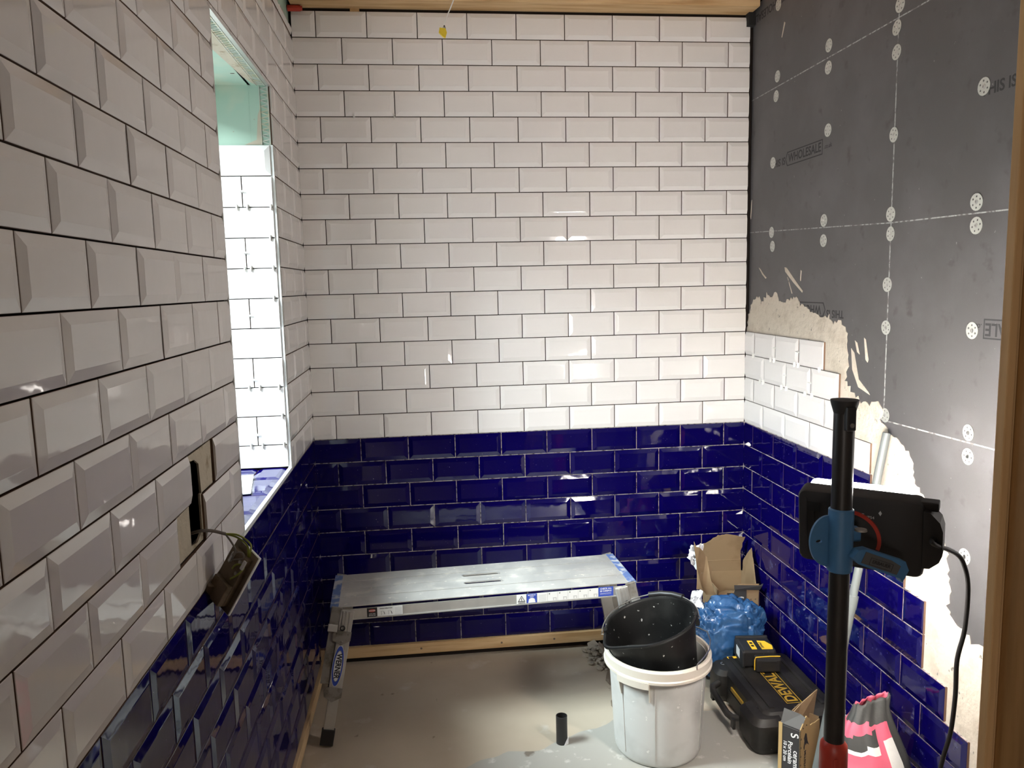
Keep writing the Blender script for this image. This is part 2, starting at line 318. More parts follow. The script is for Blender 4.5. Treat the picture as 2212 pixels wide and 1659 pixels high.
# hole for the socket box: plaster patch and metal back box
pl = [(-1.80, 0.108), (-1.63, 0.106), (-1.63, 0.206), (-1.528, 0.206), (-1.526, 0.304), (-1.70, 0.302), (-1.703, 0.203), (-1.80, 0.2)]
hl = [[(HOLE[0], HOLE[2]), (HOLE[0] + 0.04, HOLE[2] - 0.006), (HOLE[1] - 0.02, HOLE[2] + 0.006), (HOLE[1], HOLE[2] + 0.004), (HOLE[1] + 0.004, 0.2), (HOLE[1] - 0.002, HOLE[3] - 0.02), (HOLE[1] - 0.03, HOLE[3] - 0.006), (HOLE[0], HOLE[3])]]
slab(pl, XL @ Matrix.Translation((0, 0, -0.0085)), 0.004, 0, hl).obj('plaster_patch', 'plaster', wall_left)
mb = MB()
for a in ((HOLE[0] - .002, HOLE[0], HOLE[2], HOLE[3], -0.055, -0.010), (HOLE[1], HOLE[1] + .002, HOLE[2], HOLE[3], -0.055, -0.010), (HOLE[0], HOLE[1], HOLE[2] - .002, HOLE[2], -0.055, -0.010),
          (HOLE[0], HOLE[1], HOLE[3], HOLE[3] + .002, -0.055, -0.010), (HOLE[0], HOLE[1], HOLE[2], HOLE[3], -0.057, -0.055)): mb.box(*a, XL)
bb = mb.obj('metal_back_box', 'steel_dark', wall_left)
# window reveal
DEP = 0.27
rv = MB()
rv.box(YF, YF + 0.05, ZB, ZT, -DEP - .06, -0.0602, XL); rv.box(YN - 0.05, YN, ZB, ZT, -DEP - .06, -0.0602, XL); rv.box(YN - .05, YF + .05, ZT, ZT + 0.05, -DEP - .06, -0.0602, XL)
rv.box(YN, YF, ZT - 0.0006, ZT + .002, -0.0602, -0.004, XL); rv.box(YF - .0006, YF + .002, ZB, ZT, -0.0680, -0.004, XL); rv.box(YN - .002, YN + .0006, ZB, ZT, -0.0602, -0.004, XL)
tag(rv.obj('wall_window_reveal', 'green_board'), 'green plasterboard lining of the window recess', 'wall', kind='structure')
reveal = bpy.data.objects['wall_window_reveal']
XR_ = frame((0, YF - 0.012, 0), (-1, 0, 0), (0, 0, 1), (0, -1, 0))   # far jamb face, u = -x
XR_ = frame((0, YF - 0.012, 0), (1, 0, 0), (0, 0, 1), (0, -1, 0))
rows = []; j = 0; zt = 1.122
while zt > ZB + 0.02:
    zb = max(zt - RP, ZB + 0.012); cut = 'B' if zt - RP < ZB + 0.012 else ''
    if j % 2 == 0: segs = [(-0.208, -0.006, cut), (-DEP, -0.208, cut + 'L')]
    else: segs = [(-0.107, -0.006, cut + 'R'), (-DEP, -0.107, cut + 'L')]
    rows.append((zb, zt, segs, 'white_tile')); zt -= RP; j += 1
tiles(reveal, XR_, rows, tname)
MB().box(-DEP, -0.006, ZB, 1.121, -0.0105, -0.0085, XR_).obj('jamb_adhesive', 'dark_joint', reveal)
# near jamb tiles (hidden from the front, real all the same)
XN = frame((0, YN + 0.010, 0), (-1, 0, 0), (0, 0, 1), (0, 1, 0))
rows = []; j = 0; zt = 1.122
while zt > ZB + 0.02:
    zb = max(zt - RP, ZB + 0.012)
    rows.append((zb, zt, [(0.006, 0.208, ''), (0.208, DEP, 'R')] if j % 2 == 0 else [(0.006, 0.107, 'L'), (0.107, DEP, 'R')], 'white_tile')); zt -= RP; j += 1
tiles(reveal, XN, rows, tname)
# sill
sill = MB().box(-DEP - .06, -0.004, YN, YF, ZB - 0.055, ZB - 0.002).obj('window_sill', 'dark_joint'); tag(sill, 'window sill bed under loose navy tiles', 'sill', kind='structure')
XS = frame((0, 0, ZB + 0.006), (0, 1, 0), (-1, 0, 0), (0, 0, 1))     # u = y, v = -x
rows = []
for r, (v0, v1) in enumerate(((0.010, 0.111), (0.111, 0.213), (0.213, DEP))):
    rows.append((v0, v1, grid_row(-0.72 - 0.10 * r, YN + 0.012, YF - 0.014), 'navy_tile'))
tiles(sill, XS, rows, tname)
# trims around the opening
tr1 = MB().box(-0.010, 0.0015, YN - 0.004, YF + 0.006, ZB - 0.004, ZB + 0.008).obj('trim_1', 'trim_white'); tag(tr1, 'white edge trim along the front of the window sill', 'trim', kind='structure')
tr2 = MB().box(-0.010, 0.0015, YF - 0.008, YF + 0.005, ZB + 0.008, 1.122).obj('trim_2', 'trim_white'); tag(tr2, 'white edge trim up the far side of the window', 'trim', kind='structure')
tr3 = MB().box(-0.010, 0.002, YN - 0.004, YN + 0.007, ZB + 0.008, ZT + 0.006).obj('trim_3', 'trim_unlit_grey'); tag(tr3, 'metal edge trim painted unlit grey up the near side of the window', 'trim', kind='structure')
tr4 = MB().box(-0.010, 0.002, YN + .007, YF + 0.005, ZT - 0.003, ZT + 0.004).obj('trim_4', 'trim_unlit_grey'); tag(tr4, 'grey edge trim along the head of the window', 'trim', kind='structure')
def bead(X, L, label, n):
    t = tag(MB().box(0, L, 0, 0.004, 0, 0.002, X).box(0, L, 0.028, 0.030, 0, 0.002, X).obj(n, 'bead'), label, 'trim', kind='structure')
    mb = MB(); k = int(L / 0.018)
    for i in range(k):
        u = i * L / k
        mb.prism([X @ Vector((u, 0.004, 0)), X @ Vector((u + 0.003, 0.004, 0)), X @ Vector((u + 0.012, 0.028, 0)), X @ Vector((u + 0.009, 0.028, 0))], X.to_3x3() @ Vector((0, 0, 0.0015)))
        mb.prism([X @ Vector((u + 0.015, 0.004, 0)), X @ Vector((u + 0.018, 0.004, 0)), X @ Vector((u + 0.012, 0.028, 0)), X @ Vector((u + 0.009, 0.028, 0))], X.to_3x3() @ Vector((0, 0, 0.0015)))
    o = mb.obj('perforated_web', 'bead', t); return t
bead(frame((-0.012, YN + 0.01, ZT - 0.001), (0, 1, 0), (-1, 0, 0), (0, 0, -1)), YF - YN - 0.014, 'perforated metal bead under the window head', 'trim_5')
bead(frame((-0.004, YF - 0.002, 1.124), (0, 0, 1), (-1, 0, 0), (0, -1, 0)), ZT - 1.128, 'perforated metal bead above the tiled window jamb', 'trim_6')
for nm, a in (('filler_stripe', [(-0.04, YN + .02, ZT - .0012), (-0.085, YN + .25, ZT - .0012), (-0.06, YF - .1, ZT - .0012), (-0.045, YF - .02, ZT - .0012), (-0.034, YF - .02, ZT - .0012), (-0.034, YN + .02, ZT - .0012)]),):
    MB().prism(a, (0, 0, -0.0008)).obj(nm, 'plaster', reveal)
MB().prism([(-0.034, YF - .0012, 1.124), (-0.034, YF - .0012, 1.24), (-0.042, YF - .0012, 1.22), (-0.05, YF - .0012, 1.14), (-0.09, YF - .0012, 1.124)], (0, -0.0008, 0)).obj('filler_smear', 'plaster', reveal)
for (x, y) in ((-0.13, -0.95), (-0.12, -1.0), (-0.15, -0.82), (-0.09, -0.7)):
    MB().box(x, x + 0.012, y, y + .004, ZT - .0016, ZT - 0.0005).obj('screw_mark', 'steel_dark', reveal)
# the window itself
wx = -DEP
win = MB()
for a in ((YN, YN + .06, ZB, ZT), (YF - .06, YF, ZB, ZT), (YN + .06, YF - .06, ZB, ZB + .06), (YN + .06, YF - .06, ZT - .06, ZT)): win.box(wx - .055, wx, a[0], a[1], a[2], a[3])
win = win.obj('window_1', 'upvc'); tag(win, 'white framed window in the left wall recess', 'window', kind='structure')
MB().box(wx - .032, wx - .028, YN + .06, YF - .06, ZB + .06, ZT - .06).obj('pane', 'glass', win)
# ---------------------------------------------------------------- right wall: backer boards, washers, print, adhesive, tiles
XW = frame((W + 0.010, 0, 0), (0, -1, 0), (0, 0, 1), (-1, 0, 0))   # u = -y, v = z, out = -x
wall_right = MB().box(0 - 0.012, 2.55, FL - .02, CEIL, -0.06, -0.0125, XW).obj('wall_right', 'dark_joint'); tag(wall_right, 'right wall of grey backer boards part tiled from the corner', 'wall', kind='structure')
def bz(z, u): return {0: FL, 1: 0.232 - 0.042 * min(u, 1.05) if u < 1.05 else 0.187 + 0.014 * (u - 1.05), 2: 0.842 - 0.040 * min(u, 1.05) - 0.015 * max(0, u - 1.05), 3: 1.398, 4: CEIL - 0.02}[z]
for (u0, u1) in ((0.004, 1.046), (1.050, 2.24), (2.244, 2.54)):
    for i in range(4):
        e = 0.0016
        MB().prism([XW @ Vector((u, v, -0.012)) for u, v in ((u0, bz(i, u0) + e), (u1, bz(i, u1) + e), (u1, bz(i + 1, u1) - e), (u0, bz(i + 1, u0) - e))], (-0.012, 0, 0)).obj('backer_board', 'board', wall_right)
for i in (1, 2, 3):
    for (u0, u1) in ((0.004, 1.046), (1.05, 2.24)):
        MB().prism([XW @ Vector((u, v, -0.010)) for u, v in ((u0, bz(i, u0) - .0018), (u1, bz(i, u1) - .0018), (u1, bz(i, u1) + .0018), (u0, bz(i, u0) + .0018))], (-0.0105, 0, 0)).obj('board_seam', 'seam', wall_right)
MB().box(1.0455, 1.0505, 0.187, CEIL - .03, -0.010, 0.0004, XW).obj('board_seam', 'seam', wall_right)
wm = MB(); cs = 20; wh = []
outer = [(0.0225 * math.cos(2 * math.pi * i / cs), 0.0225 * math.sin(2 * math.pi * i / cs)) for i in range(cs)]
for i in range(6):
    a = math.pi / 3 * i; wh.append([(0.0145 * math.cos(a) + 0.0030 * math.cos(2 * math.pi * j / 6), 0.0145 * math.sin(a) + 0.0030 * math.sin(2 * math.pi * j / 6)) for j in range(6)])
slab(outer, Matrix.Identity(4), 0.0012, 0, wh, wm); wme = wm.mesh('fixing_washer', 'washer')
sm = MB().lathe([(0.0062, 0.0012), (0.0062, 0.0022), (0.003, 0.0028), (0.0024, 0.0012), (0.0, 0.0012)], 12).mesh('screw_head', 'steel', smooth=True)
for (u, v) in [(.247, 1.437), (.238, 1.363), (.643, 1.438), (.644, 1.364), (.653, 1.151), (.221, 1.106), (.221, .828), (.232, .771), (.642, .841), (.643, .770), (1.052, 1.433), (1.040, 1.372), (1.043, 1.301), (1.045, 1.062), (1.045, .826), (1.048, .767),
               (1.041, .612), (1.043, .479), (1.056, .204), (1.424, 1.109), (1.419, .823), (1.422, .763), (1.427, .491), (1.433, .219), (1.436, .155), (1.444, -.12), (.243, 1.709), (1.44, 1.43), (1.44, 1.36), (1.85, 1.1), (1.85, .82), (1.85, .49)]:
    X = XW @ Matrix.Translation((u, v, 0.0002)) @ Matrix.Rotation(random.random() * 2, 4, 'Z') @ Matrix.Rotation(random.gauss(0, .03), 4, 'X')
    wo = link('fixing_washer', wme, wall_right, X); link('screw_head', sm, wo)
def wprint(s, u, v, size, rot=0, bold=0.012, sx=1.0):
    return text(s, size, 'ink', wall_right, XW @ Matrix.Translation((u, v, 0.0003)) @ Matrix.Rotation(rot, 4, 'Z'), bold=bold, sx=sx, ext=0.0001)
def wbox(u0, u1, v0, v1, rot=0, t=0.004):
    c = XW @ Matrix.Translation(((u0 + u1) / 2, (v0 + v1) / 2, 0.0001)) @ Matrix.Rotation(rot, 4, 'Z'); a, b = (u1 - u0) / 2, (v1 - v0) / 2
    o = [(-a - .015, 0), (-a, -b), (a, -b), (a, b), (-a, b)]; q = [(-a - .015 + t * 1.2, 0), (-a + t, -b + t), (a - t, -b + t), (a - t, b - t), (-a + t, b - t)]
    return slab(o, c, 0.0002, 0, [q]).obj('print_border', 'ink', wall_right)
wprint('THIS IS', .268, 1.096, 0.040, bold=0.02); wbox(.345, .618, 1.074, 1.128); wprint('WHOLESALE', .482, 1.101, 0.045, bold=.02, sx=.98); wprint('.co.uk', .655, 1.098, 0.022)
wprint('THIS IS', 1.475, 1.097, 0.040, bold=.02); wbox(1.56, 1.84, 1.076, 1.13); wprint('WHOLESALE', 1.70, 1.103, 0.045, bold=.02)
wprint('THIS IS', .735, .512, 0.038, math.pi, .02); wbox(.37, .655, .498, .55, math.pi); wprint('WHOLESALE', .51, .524, .045, math.pi, .02)
wprint('.co.uk', 1.435, .503, 0.022, math.pi); wbox(1.468, 1.75, .472, .524, math.pi); wprint('WHOLESALE', 1.605, .498, 0.046, math.pi, .02)
wprint('THIS IS', .285, 1.722, 0.040, math.pi, .02); wprint('WHOLESALE', .14, 1.722, 0.045, math.pi, .02)
adh = [(-.008, .41), (-.001, .462), (.045, .545), (.116, .566), (.141, .527), (.184, .576), (.228, .567), (.283, .583), (.314, .54), (.374, .551), (.451, .570), (.482, .535), (.544, .528), (.598, .504), (.649, .497), (.697, .507), (.73, .476), (.776, .486),
       (.823, .449), (.821, .385), (.835, .339), (.817, .289), (.864, .247), (.935, .226), (1.026, .247), (1.04, .219), (1.03, .188), (1.082, .153), (1.143, .128), (1.191, .103), (1.216, .059), (1.218, .025), (1.252, .012), (1.298, -.044), (1.364, -.118),
       (1.389, -.203), (1.397, -.308), (1.465, -.331), (1.501, -.34), (1.544, -.332), (1.62, -.40), (1.70, -.52), (1.78, -.62), (1.86, -.74), (1.9, -.93), (-.008, -.93)]
rag = []
for i in range(len(adh)):
    a, b = Vector(adh[i]), Vector(adh[(i + 1) % len(adh)]); free = i < 44; n = max(1, int((b - a).length / 0.011)) if free else 1
    for j in range(n):
        p = a.lerp(b, j / n)
        if free and (i or j): p += Vector((-(b - a).y, (b - a).x)).normalized() * random.gauss(0, .0055)
        rag.append((p.x, p.y))
slab(rag, XW, 0.0022).obj('adhesive_patch', 'adhesive', wall_right)
for q in ([(.105, .688), (.118, .684), (.15, .662), (.182, .644), (.176, .640), (.14, .657)], [(.347, .684), (.362, .680), (.43, .633), (.50, .59), (.495, .585), (.42, .623), (.352, .666)], [(.480, .668), (.486, .664), (.480, .628), (.475, .632)],
          [(.297, 1.628), (.305, 1.620), (.280, 1.574), (.276, 1.578)], [(.85, .40), (.868, .385), (.90, .30), (.96, .265), (.97, .258), (.90, .275), (.86, .33)], [(.925, .44), (.935, .435), (.955, .37), (.95, .36), (.94, .37)], [(.87, .43), (.885, .42), (.90, .385), (.885, .39)],
          [(.37, .644), (.376, .64), (.416, .58), (.41, .578)], [(.013, .90), (.018, .93), (.022, .98), (.016, .97), (.010, .91)]):
    slab([(u + random.gauss(0, .0012), v + random.gauss(0, .0012)) for u, v in q], XW, 0.0012).obj('adhesive_smear', 'adhesive', wall_right)
rows = []
UT = {14: .684, 15: .793, 16: .889, 17: .996, 18: 1.003, 19: 1.10, 20: 1.20, 21: 1.30, 22: 1.30, 23: 1.408, 24: 1.508, 25: 1.62, 26: 1.72}
for k in range(14, 27):
    off = .0902 + P * 20 if k % 2 == 0 else .1902 + P * 20
    segs = []
    u = UT[k]; first = True
    off = .0916 if k % 2 == 0 else .1902
    js = [0.003] + [off + n * P for n in range(0, 12) if off + n * P < u - 0.02] + [u]
    for a, b in zip(js[:-1], js[1:]): segs.append((a, b, 'L' if a < 0.01 else ('R' if b == u and b - a < .19 else '')))
    rows.append((zs(k), zs(k - 1), segs, 'white_tile' if k <= 17 else ('navy_tile_dusty' if k >= 22 else 'navy_tile')))
XWT = frame((W, 0, 0), (0, -1, 0), (0, 0, 1), (-1, 0, 0))
tiles(wall_right, XWT, rows, tname)
for k in range(14, 27): MB().box(.004, UT[k] - .006, zs(k) + .001, zs(k - 1) - .001, -.0078, -.0022, XWT).obj('joint_adhesive', 'pale_joint' if k < 18 else 'navy_joint', wall_right)
for k in range(15, 27): MB().box(.004, UT[k - 1] - .006, zs(k - 1) - .001, zs(k - 1) + .001, -.0078, -.0024, XWT).obj('joint_adhesive', 'pale_joint' if k < 18 else 'navy_joint', wall_right)
# ---------------------------------------------------------------- floor, ceiling, front wall, hall
fl = MB(); nx, ny = 40, 60
fv = [[Vector((-1.3 + 3.9 * i / nx, -5.7 + 5.66 * j / ny, FL + 0.002 * noise.noise(Vector((i * .31, j * .31, 0))))) for i in range(nx + 1)] for j in range(ny + 1)]
fl.add([v for r in fv for v in r], [(j * (nx + 1) + i, j * (nx + 1) + i + 1, (j + 1) * (nx + 1) + i + 1, (j + 1) * (nx + 1) + i) for j in range(ny) for i in range(nx)])
fl.box(-1.3, 2.6, -5.7, 0.05, FL - .1, FL - 0.006)
floor = fl.obj('floor', 'floor', smooth=True); tag(floor, 'dusty beige screed floor', 'floor', kind='structure')
pa = [(.575, -.831), (.65, -.79), (.73, -.766), (.80, -.768), (.858, -.763), (.93, -.72), (1.003, -.684), (1.07, -.665), (1.139, -.622), (1.25, -.60), (1.42, -.60), (1.60, -.62), (1.75, -.8), (1.8, -1.3), (1.5, -1.7), (1.0, -1.8), (.6, -1.5), (.42, -1.1), (.48, -.9)]
def blob(pts, amp):
    out = []
    for i in range(len(pts)):
        a, b = Vector(pts[i]), Vector(pts[(i + 1) % len(pts)])
        for j in range(4): p = a.lerp(b, j / 4); out.append((p.x + amp * noise.noise(Vector((p.x * 14, p.y * 14, 0))), p.y + amp * noise.noise(Vector((p.x * 14, p.y * 14, 5)))))
    return out
slab(blob(pa, .012), Matrix.Translation((0, 0, FL + .0008)), .0022).obj('floor_patch', 'floor_grey', floor)
slab(blob([(1.16, -.12), (1.20, -.22), (1.19, -.34), (1.18, -.45), (1.16, -.58), (1.21, -.62), (1.32, -.6), (1.4, -.4), (1.34, -.15)], .03), Matrix.Translation((0, 0, FL + .0006)), .0018).obj('damp_stain', 'damp', floor)
for i, (x, y, r) in enumerate([(.40, -.90, .012), (.435, -.865, .008), (.46, -.905, .016), (.49, -.885, .012), (.37, -.88, .007), (.52, -.84, .006), (.34, -.82, .006), (.415, -.93, .007), (.545, -.90, .005)]):
    slab([(x + r * (1 + .25 * random.random()) * math.cos(a * math.pi / 6), y + r * 1.3 * (1 + .25 * random.random()) * math.sin(a * math.pi / 6)) for a in range(12)], Matrix.Translation((0, 0, FL + .0012)), .0006).obj('drip_mark', 'spot', floor)
ceiling = MB().box(-0.07, W + 0.07, -2.55, 0.06, CEIL, CEIL + .05).obj('ceiling', 'ceiling'); tag(ceiling, 'pale board ceiling above the tiled walls', 'ceiling', kind='structure')
bt = MB().box(0.006, W - 0.002, -0.10, 0.012, 1.752, CEIL - .0005, b=.004).obj('ceiling_joist', 'timber_x'); tag(bt, 'pine joist running across the top of the far wall', 'joist')
MB().box(.235, .272, 0.0, 0.008, 1.738, 1.7525).obj('timber_packer', 'timber_x', bt)
MB().box(W - .02, W + .009, -0.03, 0.01, 1.70, 1.752).obj('corner_painted_shadow', 'hole', wall_back)  # solid black block painted in for the shade in the corner
pp = MB().tube([(-0.005, -.028, 1.739), (.045, -.028, 1.739)], .012, 16).tube([(.045, -.028, 1.739), (.052, -.028, 1.739)], .009, 16).obj('pipe_stub', 'pipe_red', smooth=True); tag(pp, 'short red pipe end in the top far left corner', 'pipe')
bk = MB().box(0.0, W, -0.012, 0.012, zs(26) - .050, zs(26) - .002, b=.002).obj('trim_7', 'timber_x'); tag(bk, 'pine batten under the navy tiles of the far wall', 'batten', kind='structure')
lb = MB().box(-0.015, 0.012, -2.5, -0.014, zs(26) - .050, zs(26) - .002, b=.002).obj('trim_8', 'timber_y'); tag(lb, 'pine batten under the navy tiles of the left wall', 'batten', kind='structure')
for (x, y) in ((.42, -.0125), (.78, -.0125), (1.02, -.0125)):
    MB().lathe([(0, .0003), (.005, .0003), (.005, 0)], 10, frame((x, y, zs(26) - .026), (1, 0, 0), (0, 0, 1), (0, -1, 0))).obj('knot', 'spot', bk)
wf = MB().box(1.276, W + .07, -2.55, -2.45, FL - .02, CEIL).box(-0.07, 1.276, -2.55, -2.45, 1.30, CEIL).obj('wall_front', 'hallwall'); tag(wf, 'front partition beside the doorway', 'wall', kind='structure')
jamb = MB().box(1.227, 1.276, -2.56, -2.425, FL + .001, 1.30, b=.003).obj('door_1', 'timber_z'); tag(jamb, 'rough brown timber door stud at the right of the view', 'door frame', kind='structure')
MB().box(1.2145, 1.2265, -2.425, -2.41, FL + .001, 1.30, b=.002).box(1.2265, 1.259, -2.4245, -2.41, FL + .001, 1.30).obj('stud_edge_strip', 'timber_pale', jamb)
hw = MB().box(-1.3, -1.25, -5.7, -2.55, FL - .02, CEIL).box(2.55, 2.6, -5.7, -2.55, FL - .02, CEIL); hw = hw.box(-1.25, -.07, -2.56, -2.5, FL - .02, CEIL).box(W + .07, 2.55, -2.56, -2.5, FL - .02, CEIL).obj('wall_hall_side', 'hallwall'); tag(hw, 'plain side walls of the hall behind the camera', 'wall', kind='structure')
hb = MB()
for a in ((-1.25, -.72, FL - .02, CEIL), (-.22, 2.55, FL - .02, CEIL), (-.72, -.22, FL - .02, -.20), (-.72, -.22, .45, CEIL)): hb.box(a[0], a[1], -5.70, -5.62, a[2], a[3])
hb = hb.obj('wall_hall_back', 'hallwall'); tag(hb, 'plain end wall of the hall behind the camera', 'wall', kind='structure')
hc = MB().box(-1.3, 2.6, -5.7, -2.55, CEIL, CEIL + .05).obj('ceiling_hall', 'hallwall'); tag(hc, 'plain hall ceiling behind the camera', 'ceiling', kind='structure')
w2 = MB()
for a in ((-.72, -.68, -.20, .45), (-.26, -.22, -.20, .45), (-.68, -.26, -.20, -.16), (-.68, -.26, .41, .45), (-.49, -.45, -.16, .41)): w2.box(a[0], a[1], -5.69, -5.64, a[2], a[3])
w2 = w2.obj('window_2', 'upvc'); tag(w2, 'white framed hall window behind the camera', 'window', kind='structure')
for a, b in ((-.68, -.49), (-.45, -.26)): MB().box(a, b, -5.668, -5.664, -.16, .41).obj('pane', 'glass', w2)
cl_ = thing('added_hall_lamp', 'added unseen ceiling lamp in the hall outside the doorway', 'ceiling lamp', (.62, -2.74, 1.62))  # unseen lamp, added as weak warm fill from the hall
MB().lathe([(0, .18), (.03, .18), (.03, .02), (.15, .018), (.155, .004), (.150, 0), (.135, 0), (.135, .006), (0, .006)], 40).obj('fitting', 'upvc', cl_, smooth=35)
MB().lathe([(.134, .004), (.13, -.006), (.09, -.014), (0, -.018)], 40).obj('lit_glass', 'hall_glow', cl_, smooth=True)
# ---------------------------------------------------------------- tile spacers
def spacer_mesh():
    mb = MB(); mb.box(-.0009, .0009, -.010, .010, 0, .0105); mb.box(-.004, .004, -.0009, .0009, 0, .006); return mb.mesh('tile_spacer', 'white_plastic')
SPM = spacer_mesh(); SPR = [0]
def spacer(X, label, group):
    o = bpy.data.objects.new('tile_spacer', SPM); COL.objects.link(o); o.matrix_world = X; tag(o, label, 'spacer', group)
ORD = ['topmost', 'second', 'third', 'fourth', 'fifth', 'sixth', 'seventh', 'eighth', 'ninth', 'tenth']
for i, (x, z) in enumerate([(-.106, .969), (-.106, .765), (-.106, .552), (-.106, .330), (-.106, .136)]):
    spacer(XR_ @ Matrix.Translation((x, z, -.001)) @ Matrix.Rotation(math.pi / 2 + random.gauss(0, .05), 4, 'Z'), 'white plastic spacer lying level across the %s upright joint of the bright window jamb' % ORD[i], 'spacers on the window jamb')
for z, xs, nm in ((.9172, (-.126, -.091, -.014), 'second'), (.8148, (-.022,), 'third'), (.7124, (-.113, -.092, -.018), 'fourth'), (.610, (-.022,), 'fifth'), (.3028, (-.124, -.088, -.023), 'eighth'), (.2004, (-.018,), 'ninth'), (.098, (-.13, -.091, -.018), 'tenth')):
    for q, x in enumerate(xs):
        wh = 'upright spacer by the edge trim' if len(xs) == 1 else ('leftmost', 'middle', 'rightmost')[q] + ' upright white spacer'
        spacer(XR_ @ Matrix.Translation((x, z, -.001)) @ Matrix.Rotation(random.gauss(0, .05), 4, 'Z'), '%s in the %s level joint down the window jamb' % (wh, nm), 'spacers on the window jamb')
for v, us, nm in ((.3072, (.092, .264, .296, .473, .503, .664), 'upper'), (.2048, (.166, .197, .367, .410, .562, .614), 'lower')):
    for q, u in enumerate(us):
        spacer(XWT @ Matrix.Translation((u, v, -.001)) @ Matrix.Rotation(random.gauss(0, .05), 4, 'Z'), 'upright white spacer, %s from the corner along the %s white joint of the right wall' % (('first', 'second', 'third', 'fourth', 'fifth', 'sixth')[q], nm), 'spacers on the right wall')
for q, (u, v) in enumerate([(.292, .358), (.494, .358), (.392, .256), (.594, .25)]):
    spacer(XWT @ Matrix.Translation((u, v, -.001)) @ Matrix.Rotation(math.pi / 2 + random.gauss(0, .05), 4, 'Z'), 'level spacer in the %s white course of the right wall, %s the corner' % (('top', 'second')[q // 2], ('nearer', 'farther from')[q % 2]), 'spacers on the right wall')
for (x, lab) in ((.232, 'left'), (.395, 'right')):
    spacer(XB @ Matrix.Translation((x, zs(4), 0)) @ Matrix.Rotation(random.gauss(0, .1), 4, 'Z'), '%s one of two white spacers under the fourth white course of the far wall' % lab, 'spacers on the far wall')
for (y, lab) in ((-.90, 'farther'), (-.96, 'nearer')):
    spacer(XS @ Matrix.Translation((y, .111, 0)) @ Matrix.Rotation(math.pi / 2, 4, 'Z'), '%s one of two white spacers between navy tiles on the window sill' % lab, 'spacers on the window sill')
oc = MB().box(-.125, .125, -.022, .022, 0, .004, b=.001).obj('trim_offcut', 'white_plastic'); oc.matrix_world = Matrix.Translation((-.105, -.80, ZB + .0112)) @ Matrix.Rotation(math.radians(100), 4, 'Z'); tag(oc, 'white plastic trim offcut lying on the navy window sill', 'offcut')
#PART2
# ---------------------------------------------------------------- work platform
BM = Matrix.Translation((0.677, -0.408, FL + 0.510)) @ Matrix.Rotation(math.radians(2.75), 4, 'Z')     # local z = 0 on the deck top
BL, BW = 1.146, 0.318
wp = thing('work_platform', 'aluminium folding work platform with blue ends under the far wall', 'platform', mw=BM)
py = [BW / 2, 0.085, 0.008, -0.075, -BW / 2]
for i in range(4):
    y1, y0 = py[i] - .0016, py[i + 1] + .0016; x0, x1 = -BL / 2 + .012, BL / 2 - .012
    inner = []
    if i in (1, 2):
        c = (0.046, -0.034)[i - 1]; r = 0.009; hl = 0.073
        inner = [[(-0.002 + sgn * (hl - r) + r * math.cos(a), c + r * math.sin(a)) for sgn, a0 in ((1, -math.pi / 2), (-1, math.pi / 2)) for a in [a0 + math.pi * t / 7 for t in range(8)]]]
    slab([(x0, y0), (x1, y0), (x1, y1), (x0, y1)], Matrix.Translation((0, 0, -0.003 - 0.0006 * (i % 2))), 0.003, 0, inner).obj('deck_plank', 'alu', wp)
    for q in inner:
        slab([(x * 1.0, (y - c) * 1.35 + c) for x, y in [(p[0] + (.004 if p[0] > 0 else -.004), p[1]) for p in q]], Matrix.Translation((0, 0, -0.0005)), 0.0012, 0, [q]).obj('slot_lip', 'alu_side', wp)
for s in (-1, 1):
    MB().box(s * (BL / 2 - .012), s * BL / 2, -BW / 2 - .001, BW / 2 + .001, -.040, .0008, b=.003).box(s * (BL / 2 - .03), s * BL / 2, -BW / 2, BW / 2, .0002, .0014).obj('end_cap', 'blue_cap', wp)
for s in (-1, 1):
    rl = MB().box(-BL / 2 + .012, BL / 2 - .012, s * BW / 2, s * (BW / 2 - .003), -.050, -.0125).box(-BL / 2 + .012, BL / 2 - .012, s * (BW / 2 + .003), s * (BW / 2 - .02), -.052, -.048).obj('side_rail', 'alu_side', wp)
    if s == -1: RAIL = rl
XF = frame((0, -BW / 2 - .0012, 0), (1, 0, 0), (0, 0, 1), (0, -1, 0))
def sticker(u0, u1, v0, v1, m, name='sticker', d=0.0003, par=None): return MB().box(u0, u1, v0, v1, -.001, d, XF).obj(name, m, par or RAIL)
def rtext(s, u, v, size, m, bold=0.02, d=0.0005, sx=1.0): return text(s, size, m, RAIL, XF @ Matrix.Translation((u, v, d)), bold=bold, sx=sx, ext=.0001)
u0 = -.443
sticker(u0, u0 + .036, -.047, -.014, 'label_black'); MB().lathe([(0, .0006), (.012, .0006), (.012, 0)], 20, XF @ Matrix.Translation((u0 + .018, -.024, 0)) @ Matrix.Diagonal((1, .5, 1, 1))).obj('sticker_badge', 'label_red', RAIL)
rtext('DANGER', u0 + .018, -.024, .0058, 'label_white', .03, .0008); rtext('LOCK LEGS', u0 + .018, -.036, .0045, 'label_white'); rtext('BEFORE USE', u0 + .018, -.042, .0045, 'label_white')
sticker(u0 + .037, u0 + .128, -.047, -.014, 'label_white'); rtext('HINGE OPERATION', u0 + .068, -.019, .0052, 'label_black', .03)
for i in range(7): sticker(u0 + .100, u0 + .125, -.0445 + i * .004, -.0432 + i * .004, 'label_grey', 'printed_line', .0005)
